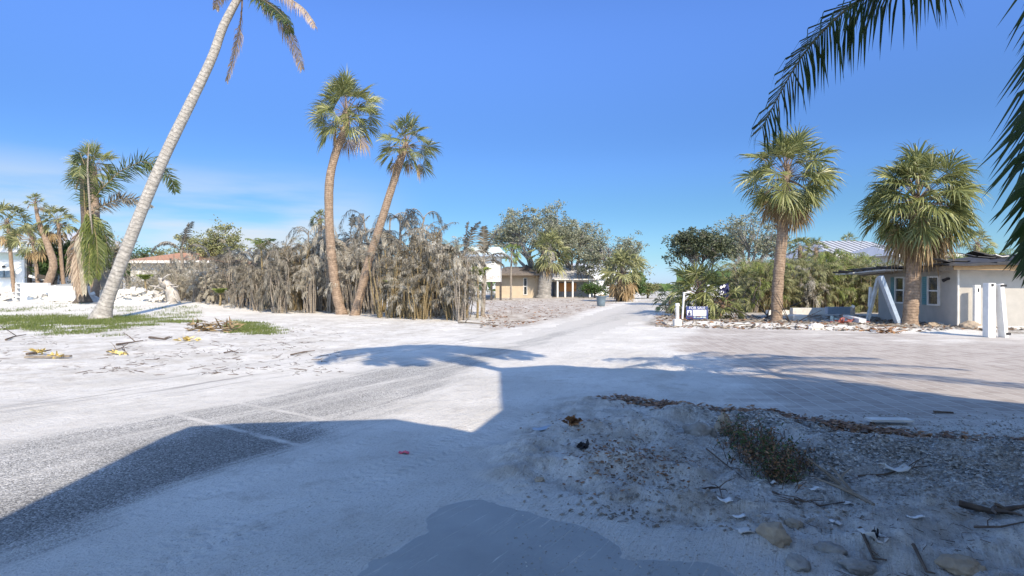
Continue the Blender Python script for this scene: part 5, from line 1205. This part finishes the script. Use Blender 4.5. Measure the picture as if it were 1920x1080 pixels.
tag(b_.build('pink_wrapper', 'pink'), 'small pink wrapper on the shaded sand road', 'wrapper')
def scrap(px, py, s_, mat, label, seed, name='plastic_scrap', cat='scrap', fold=.4):
    st = random.getstate(); random.seed(seed); g = GP(px, py); b_ = MB(); n = 5; vs = []
    for i in range(n):
        for j in range(n): vs.append(g + Vector(((i / (n - 1) - .5) * s_[0] + U(-.1, .1) * s_[0], (j / (n - 1) - .5) * s_[1] + U(-.1, .1) * s_[1], .01 + s_[2] * (math.sin(i * 1.3 + seed) * .5 + .5) * U(.5, 1))))
    b_.add(vs, [(i * n + j, (i + 1) * n + j, (i + 1) * n + j + 1, i * n + j + 1) for i in range(n - 1) for j in range(n - 1)])
    o = b_.build(name, mat, smooth=True); m_ = o.modifiers.new('thick', 'SOLIDIFY'); m_.thickness = .006; random.setstate(st); return tag(o, label, cat)
scrap(1640, 1010, (.14, .1, .09), 'white_paint', 'white curled shell piece with dark hollow at lower right', 1, 'shell_piece')
husk(1646, 1010, .03, 'dark_stuff', 'dark tuft inside the white curled shell piece', 31, 'dark_tuft', 'debris', 10, .04, .03)
scrap(1360, 948, (.09, .06, .03), 'white_paint', 'bright white plastic piece left of the thin curved branch', 2)
scrap(1388, 957, (.08, .04, .02), 'white_paint', 'second white plastic flake just right of the bright one', 3)
scrap(1530, 922, (.08, .04, .03), 'white_paint', 'white plastic strip touching the forked branch tip', 4)
scrap(1452, 912, (.06, .04, .03), 'white_paint', 'white chip at the lower edge of the weeds', 5)
scrap(1595, 948, (.12, .05, .03), 'white_paint', 'folded white plastic under the thick forked branch', 6)
scrap(1568, 984, (.06, .05, .03), 'white_paint', 'round white chip on open sand above the shell piece', 7)
scrap(1680, 884, (.22, .10, .08), 'white_dirty', 'crumpled pale bottle like scrap on the grey gravel', 8)
scrap(1718, 975, (.10, .03, .02), 'white_paint', 'narrow white strip on the dark sand at right', 9)
scrap(1020, 804, (.24, .12, .04), 'blue_paint', 'crumpled blue and white wrapper behind the front mound', 10, 'blue_wrapper', 'wrapper')
scrap(1400, 1000, (.10, .07, .02), 'white_dirty', 'pale flake cluster left of the orange tan rock', 11)
b_ = MB(); g = GP(1668, 795); b_.box(g + Vector((0, 0, .05)), (.5, .16, .025), rz=-.05); tag(b_.build('pale_board', 'white_dirty'), 'short pale board on the leaf litter at the paving edge', 'board')
b_ = MB(); g = GP(1770, 776); b_.box(g + Vector((0, 0, .02)), (.22, .03, .02), rz=-.3); tag(b_.build('dark_stick', 'twig'), 'lone dark stick on the shaded brick paving', 'stick')

# weeds
def weeds():
    st = random.getstate(); random.seed(77); root = thing('weed_clump', 'scrubby green weed clump with dry stems in the sandy hollow', 'weeds', GP(1430, 860)); b_ = MB(); d_ = MB(); s_ = MB()
    pts = [(1375, 815), (1400, 835), (1430, 855), (1465, 870), (1480, 900), (1440, 890), (1500, 880), (1410, 860), (1450, 840), (1380, 840)]
    O = Vector(root.location)
    for _ in range(330):
        q = random.choice(pts); g = GP(q[0] + random.gauss(0, 16), q[1] + random.gauss(0, 10)) - O
        t_ = g + Vector((U(-.12, .12), U(-.1, .1), U(.04, .22))); s_.tube([g, g.lerp(t_, .5) + Vector((U(-.03, .03), 0, .02)), t_], [.004, .003, .002], 3, cap=False)
        tgt = b_ if rnd() < .42 else d_
        for k in range(11):
            a = g.lerp(t_, U(.3, 1.1)) + Vector((U(-.03, .03), U(-.03, .03), 0)); d = Vector((U(-1, 1), U(-1, 1), U(-.4, .8))).normalized() * U(.015, .045); w = d.cross(Vector((U(-1, 1), U(-1, 1), 1))).normalized() * .008
            tgt.add([a, a + d * .5 + w, a + d, a + d * .5 - w], [(0, 1, 2, 3)])
    s_.build('stems', 'twig', root); b_.build('leaves', 'sea_leaf', root); d_.build('dry_leaves', 'leaflitter', root); random.setstate(st)
weeds()

# scatters (uncountable)
def scatter(name, label, cat, mat, n, sampler, size, kindf='flake', seed=1):
    st = random.getstate(); random.seed(seed); pts = []
    while len(pts) < n:
        q = sampler()
        if q: pts.append(q)
    X = np.array([q[0] for q in pts]); Y = np.array([q[1] for q in pts]); Z = hgt(X, Y); b_ = MB()
    for (x, y), z in zip(pts, Z):
        s_ = size * U(.4, 1.5); a = U(0, 6.28); d = Vector((math.cos(a), math.sin(a), U(-.3, .3))) * s_; w = Vector((-d.y, d.x, U(-.6, .6) * s_)) * .45; c = Vector((x, y, float(z) + s_ * .22))
        if kindf == 'flake': b_.add([c - d, c - w, c + d, c + w], [(0, 1, 2, 3)])
        elif kindf == 'chip':
            u = Vector((0, 0, s_ * .5)); b_.add([c - d, c - w, c + d * .8, c + w, c + u * U(.6, 1.2), c - u], [(0, 1, 4), (1, 2, 4), (2, 3, 4), (3, 0, 4)])
        elif kindf == 'stick': b_.tube([c - d * 2.2, c + w * .4, c + d * 2.2], [s_ * .13, s_ * .12, s_ * .07], 4, cap=False)
        else:
            hh = s_ * U(.6, 1.4); bl = Vector((U(-.4, .4) * hh, U(-.4, .4) * hh, hh)); w2 = Vector((math.cos(a), math.sin(a), 0)) * .008 * size / .06; c0 = Vector((x, y, float(z) - .005)); b_.add([c0 - w2, c0 + w2, c0 + bl], [(0, 1, 2)])
    random.setstate(st); return tag(b_.build(name, mat), label, cat, kind='stuff')
def inpoly(pixbox, f=None, sig=None):
    def s():
        px = U(pixbox[0], pixbox[2]); py = U(pixbox[1], pixbox[3])
        if f and not f(px, py): return None
        x, y = G(px, py); return (x, y)
    return s
def along(pts, wid):
    def s():
        i = int(rnd() * (len(pts) - 1)); t_ = rnd(); a = G(*pts[i]); b_ = G(*pts[i + 1]); x = a[0] + (b_[0] - a[0]) * t_; y = a[1] + (b_[1] - a[1]) * t_
        if float(vnoise(np.array([x * 2.2]), np.array([y * 2.2]), 17)[0]) < U(.15, .6): return None
        return (x + random.gauss(0, wid), y + random.gauss(0, wid))
    return s
scatter('leaf_litter', 'brown leaf litter along the near edge of the brick paving', 'leaf litter', 'leaflitter', 7500, along([(1150, 755), (1260, 762), (1300, 780), (1400, 775), (1440, 780), (1520, 792), (1640, 808), (1760, 828), (1880, 836), (1960, 850)], .17), .034, seed=3)
scatter('leaf_litter', 'sparse dead leaves around the sand mounds in the middle foreground', 'leaf litter', 'leaflitter', 900, along([(1070, 800), (1180, 885), (1230, 900), (1160, 870), (1100, 900), (1240, 860)], .22), .02, seed=4)
shell = lambda px, py: (px - 1180) / 740 * .9 + .1 > rnd() * .9 and rnd() > abs(py - (850 + (px - 1180) * .05)) / 120
scatter('shell_gravel', 'grey and white crushed shell gravel covering the right foreground', 'gravel', 'shellbits', 12000, inpoly((1180, 770, 1990, 990), shell), .013, 'chip', 5)
scatter('shell_chips', 'scattered pale shell chips on the shaded foreground sand', 'gravel', 'shellbits', 2600, inpoly((950, 800, 1960, 1120)), .008, 'chip', 6)
scatter('clods', 'small clods and stone fragments over the rough right foreground', 'rubble', 'rubble_mixed', 1500, inpoly((980, 775, 1960, 1110), lambda px, py: (py < 960 + (px - 980) * .12) and float(fbm(np.array([px * .009]), np.array([py * .022]), 58)[0]) > U(.38, .62)), .020, 'chip', 21)
scatter('twigs', 'fine dark twigs strewn over the right foreground sand', 'twigs', 'twig', 520, inpoly((1060, 790, 1960, 1110), lambda px, py: (py < 985 or px > 1420) and float(fbm(np.array([px * .011]), np.array([py * .03]), 78)[0]) > U(.42, .6)), .013, 'stick', 7)
lf = lambda px, py: float(fbm(np.array([px * .012]), np.array([py * .05]), 28)[0]) > U(.45, .62)
scatter('sand_litter', 'dark bits and twigs strewn over the sunny sand at left', 'litter', 'twig', 650, inpoly((-60, 604, 640, 705), lf), .035, 'stick', 8)
yf = lambda px, py: (py - 563) > (px - 1120) * .55 * -1 - 200 and px < 1180 - (py - 563) * 4.2 and float(fbm(np.array([px * .03]), np.array([py * .2]), 29)[0]) > U(.35, .6)
scatter('yard_litter', 'dry leaf litter over the bare yard by the road', 'litter', 'leaflitter', 1500, inpoly((900, 561, 1180, 618), yf), .06, 'flake', 9)
def vf(px, py): return py < 622 - (1990 - px) * .018 + 6
scatter('verge_rubble', 'mixed pale rubble chips along the driveway edge', 'rubble', 'rubble_mixed', 1100, inpoly((1230, 596, 1960, 628), vf), .085, 'chip', 10)
scatter('verge_litter', 'brown leaves and splinters along the driveway edge', 'litter', 'leaflitter', 3000, inpoly((1230, 592, 1960, 628), vf), .085, 'flake', 11)
scatter('verge_sticks', 'sticks and wood splinters along the driveway edge', 'sticks', 'old_wood', 420, inpoly((1230, 592, 1960, 628), vf), .12, 'stick', 12)
def gfn(cx, cy, rx, ry, sl=0.):
    def f(px, py):
        d = math.sqrt(((px - cx) / rx) ** 4 + ((py - cy - sl * (px - cx)) / ry) ** 2); x, y = G(px, py)
        return (1 - d) + (float(fbm(np.array([x * .8]), np.array([y * .8]), 8)[0]) - .5) * 2.4 > U(-.05, .75)
    return f
scatter('grass', 'long strip of short green grass under the leaning coconut palm', 'grass', 'grass', 26000, inpoly((-120, 584, 380, 620), gfn(120, 601, 270, 13, -.012)), .085, 'blade', 13)
scatter('grass', 'small oval patch of green grass right of the brown husk', 'grass', 'grass', 6500, inpoly((410, 600, 560, 638), gfn(480, 619, 62, 12, .08)), .075, 'blade', 14)
scatter('grass', 'thin scattered grass tufts in front of the long grass strip', 'grass', 'grass', 3000, inpoly((40, 608, 260, 638), gfn(140, 622, 90, 9)), .07, 'blade', 15)

# rubble heap at left: white blocks, stump, slabs
def block_wall():
    Yb = 38; r_ = thing('block_wall', 'broken white block wall with a column of square holes', 'wall', ((68 - 960) / F * Yb, Yb, gz((68 - 960) / F * Yb, Yb)))
    b_ = MB(); w = .0
    for i in range(7):
        for j in range(4): 
            if j == 3 and i > 4: continue
            x = (i - 2.5) * .42; 
            if i == 0:
                for q in (-.17, .17): b_.box((x + q, 0, .15 + j * .3), (.06, .3, .28))
                b_.box((x, 0, .28 + j * .3), (.28, .3, .04))
            else: b_.box((x, U(-.01, .01), .15 + j * .3), (.41, .3, .29), bev=.01)
    b_.build('blocks', 'stucco_white', r_)
block_wall()
def pile(name, label, px, py, Y, w_px, n, mat, hmax, smin, smax, seed, cat='rubble heap'):
    st = random.getstate(); random.seed(seed); x0 = (px - 960) / F * Y; r_ = thing(name, label, cat, (x0, Y, gz(x0, Y))); W_ = w_px / F * Y; b_ = MB(); c_ = MB()
    nu = 22; vs = []
    for i in range(nu + 1):
        for j in range(9):
            u = i / nu * 2 - 1; v = j / 8 * 2 - 1; hh = hmax * .8 * max(0, 1 - u * u) ** .6 * max(0, 1 - v * v) ** .8 * (.6 + .8 * float(fbm(np.array([u * 4 + seed]), np.array([v * 2.]), seed)[0]))
            vs.append((u * W_, v * 1.6, hh - .05))
    c_.add(vs, [(i * 9 + j, (i + 1) * 9 + j, (i + 1) * 9 + j + 1, i * 9 + j + 1) for i in range(nu) for j in range(8)]); c_.build('mound', mat, r_, smooth=True)
    for i in range(n):
        u = U(-1, 1); z = hmax * (1 - u * u) ** .6 * U(.2, .95); b_.box((u * W_, U(-1.6, .4), z), (U(smin, smax), U(smin, smax) * .6, U(.04, .25)), rz=U(0, 3), rx=U(-.6, .6), ry=U(-.5, .5))
    b_.build('chunks', ['rubble_white'], r_); random.setstate(st)
pile('rubble_heap', 'bright white rubble heap between the block wall and the coconut trunk', 125, 570, 39, 48, 60, 'rubble_white', 1.0, .15, .7, 1)
pile('rubble_heap', 'white rubble heap right of the coconut trunk', 268, 570, 38, 34, 90, 'rubble_white', .9, .1, .6, 2)
pile('rubble_heap', 'low white rubble at the left frame edge before the white house', 10, 574, 39, 34, 70, 'rubble_white', .7, .1, .5, 3)
for (px, w_, h_, l) in ((210, 1.5, .75, 'white slab standing just left of the coconut trunk'), (243, .8, .65, 'upright white slab just right of the coconut trunk'), (130, 2.4, 1.0, 'broad white slab between block wall and ragged palm')):
    b_ = MB(); Yb = 37.5; x = (px - 960) / F * Yb; b_.box((x, Yb, gz(x, Yb) + h_ / 2), (w_, .3, h_), rz=U(-.1, .1), rx=-.05, bev=.03); tag(b_.build('white_slab', 'rubble_white'), l, 'slab')
husk(25, 548, 2.2, 'red_dull', 'reddish scrap heap in front of the white house wall', 21, 'scrap_heap', 'scrap', 90, .4, .8)
b_ = MB(); Ys = 36.5; q = [PX(298, 522, Ys), PX(312, 530, Ys), PX(322, 548, Ys), PX(330, 572, Ys)]
b_.tube(q, [.08, .2, .33, .4], 9, jit=.35)
for i in range(24): a = interp(q, U(.1, 1)) + Vector((U(-.3, .3), U(-.3, .3), U(-.2, .2))); d = Vector((U(-.9, .9), U(-.9, .3), U(-.7, .5))); b_.tube([a, a + d * .5 + Vector((U(-.15, .15), 0, U(-.15, .15))), a + d], [U(.04, .12), .05, .015], 5, jit=.3)
tag(b_.build('uprooted_stump', 'driftwood', smooth=True), 'bleached uprooted stump tilted against the left end of the thicket', 'stump')
b_ = MB(); Ys = 42; 
for i in range(22): b_.box(PX(U(62, 130), U(520, 545), Ys + U(-1, 1)), (U(.4, 1.8), .08, U(.06, .3)), rz=U(-1, 1), ry=U(-.7, .7), mi=int(rnd() * 3))
tag(b_.build('wreckage', ['grey_wall', 'white_dirty', 'timber_dark']), 'grey wreckage of boards under the white house porch', 'wreckage')
# brush on the left part of the thicket
random.seed(3)
for i, (px, py, Y, s_) in enumerate(((290, 520, 41, 1), (345, 510, 40, 1), (395, 520, 39, 1), (262, 505, 45, 1), (325, 500, 45, 1), (375, 500, 44.5, 1))):
    b_ = MB()
    for k in range(260):
        q = Vector((random.gauss(0, 1.3), random.gauss(0, .8), U(0, 1.6 if i < 3 else 2.6))); d = Vector((U(-.8, .8), U(-.5, .5), U(-.2, 1))).normalized() * U(.5, 1.4); b_.tube([q, q + d * .5 + Vector((U(-.1, .1), 0, 0)), q + d], [.018, .014, .006], 3, cap=False)
    x = (px - 960) / F * Y; tag(b_.build('brush_pile', 'brush', loc=(x, Y, gz(x, Y))), ('leftmost tangle of pale dry brush behind the stump', 'middle tangle of dry brush right of the stump', 'dry brush tangle joining the dead palm thicket', 'far brush tangle hiding the left end of the orange roofed house wall', 'far brush tangle under the middle of the orange roof', 'far brush tangle under the right end of the orange roof')[i], 'brush')
bpy.context.view_layer.update()
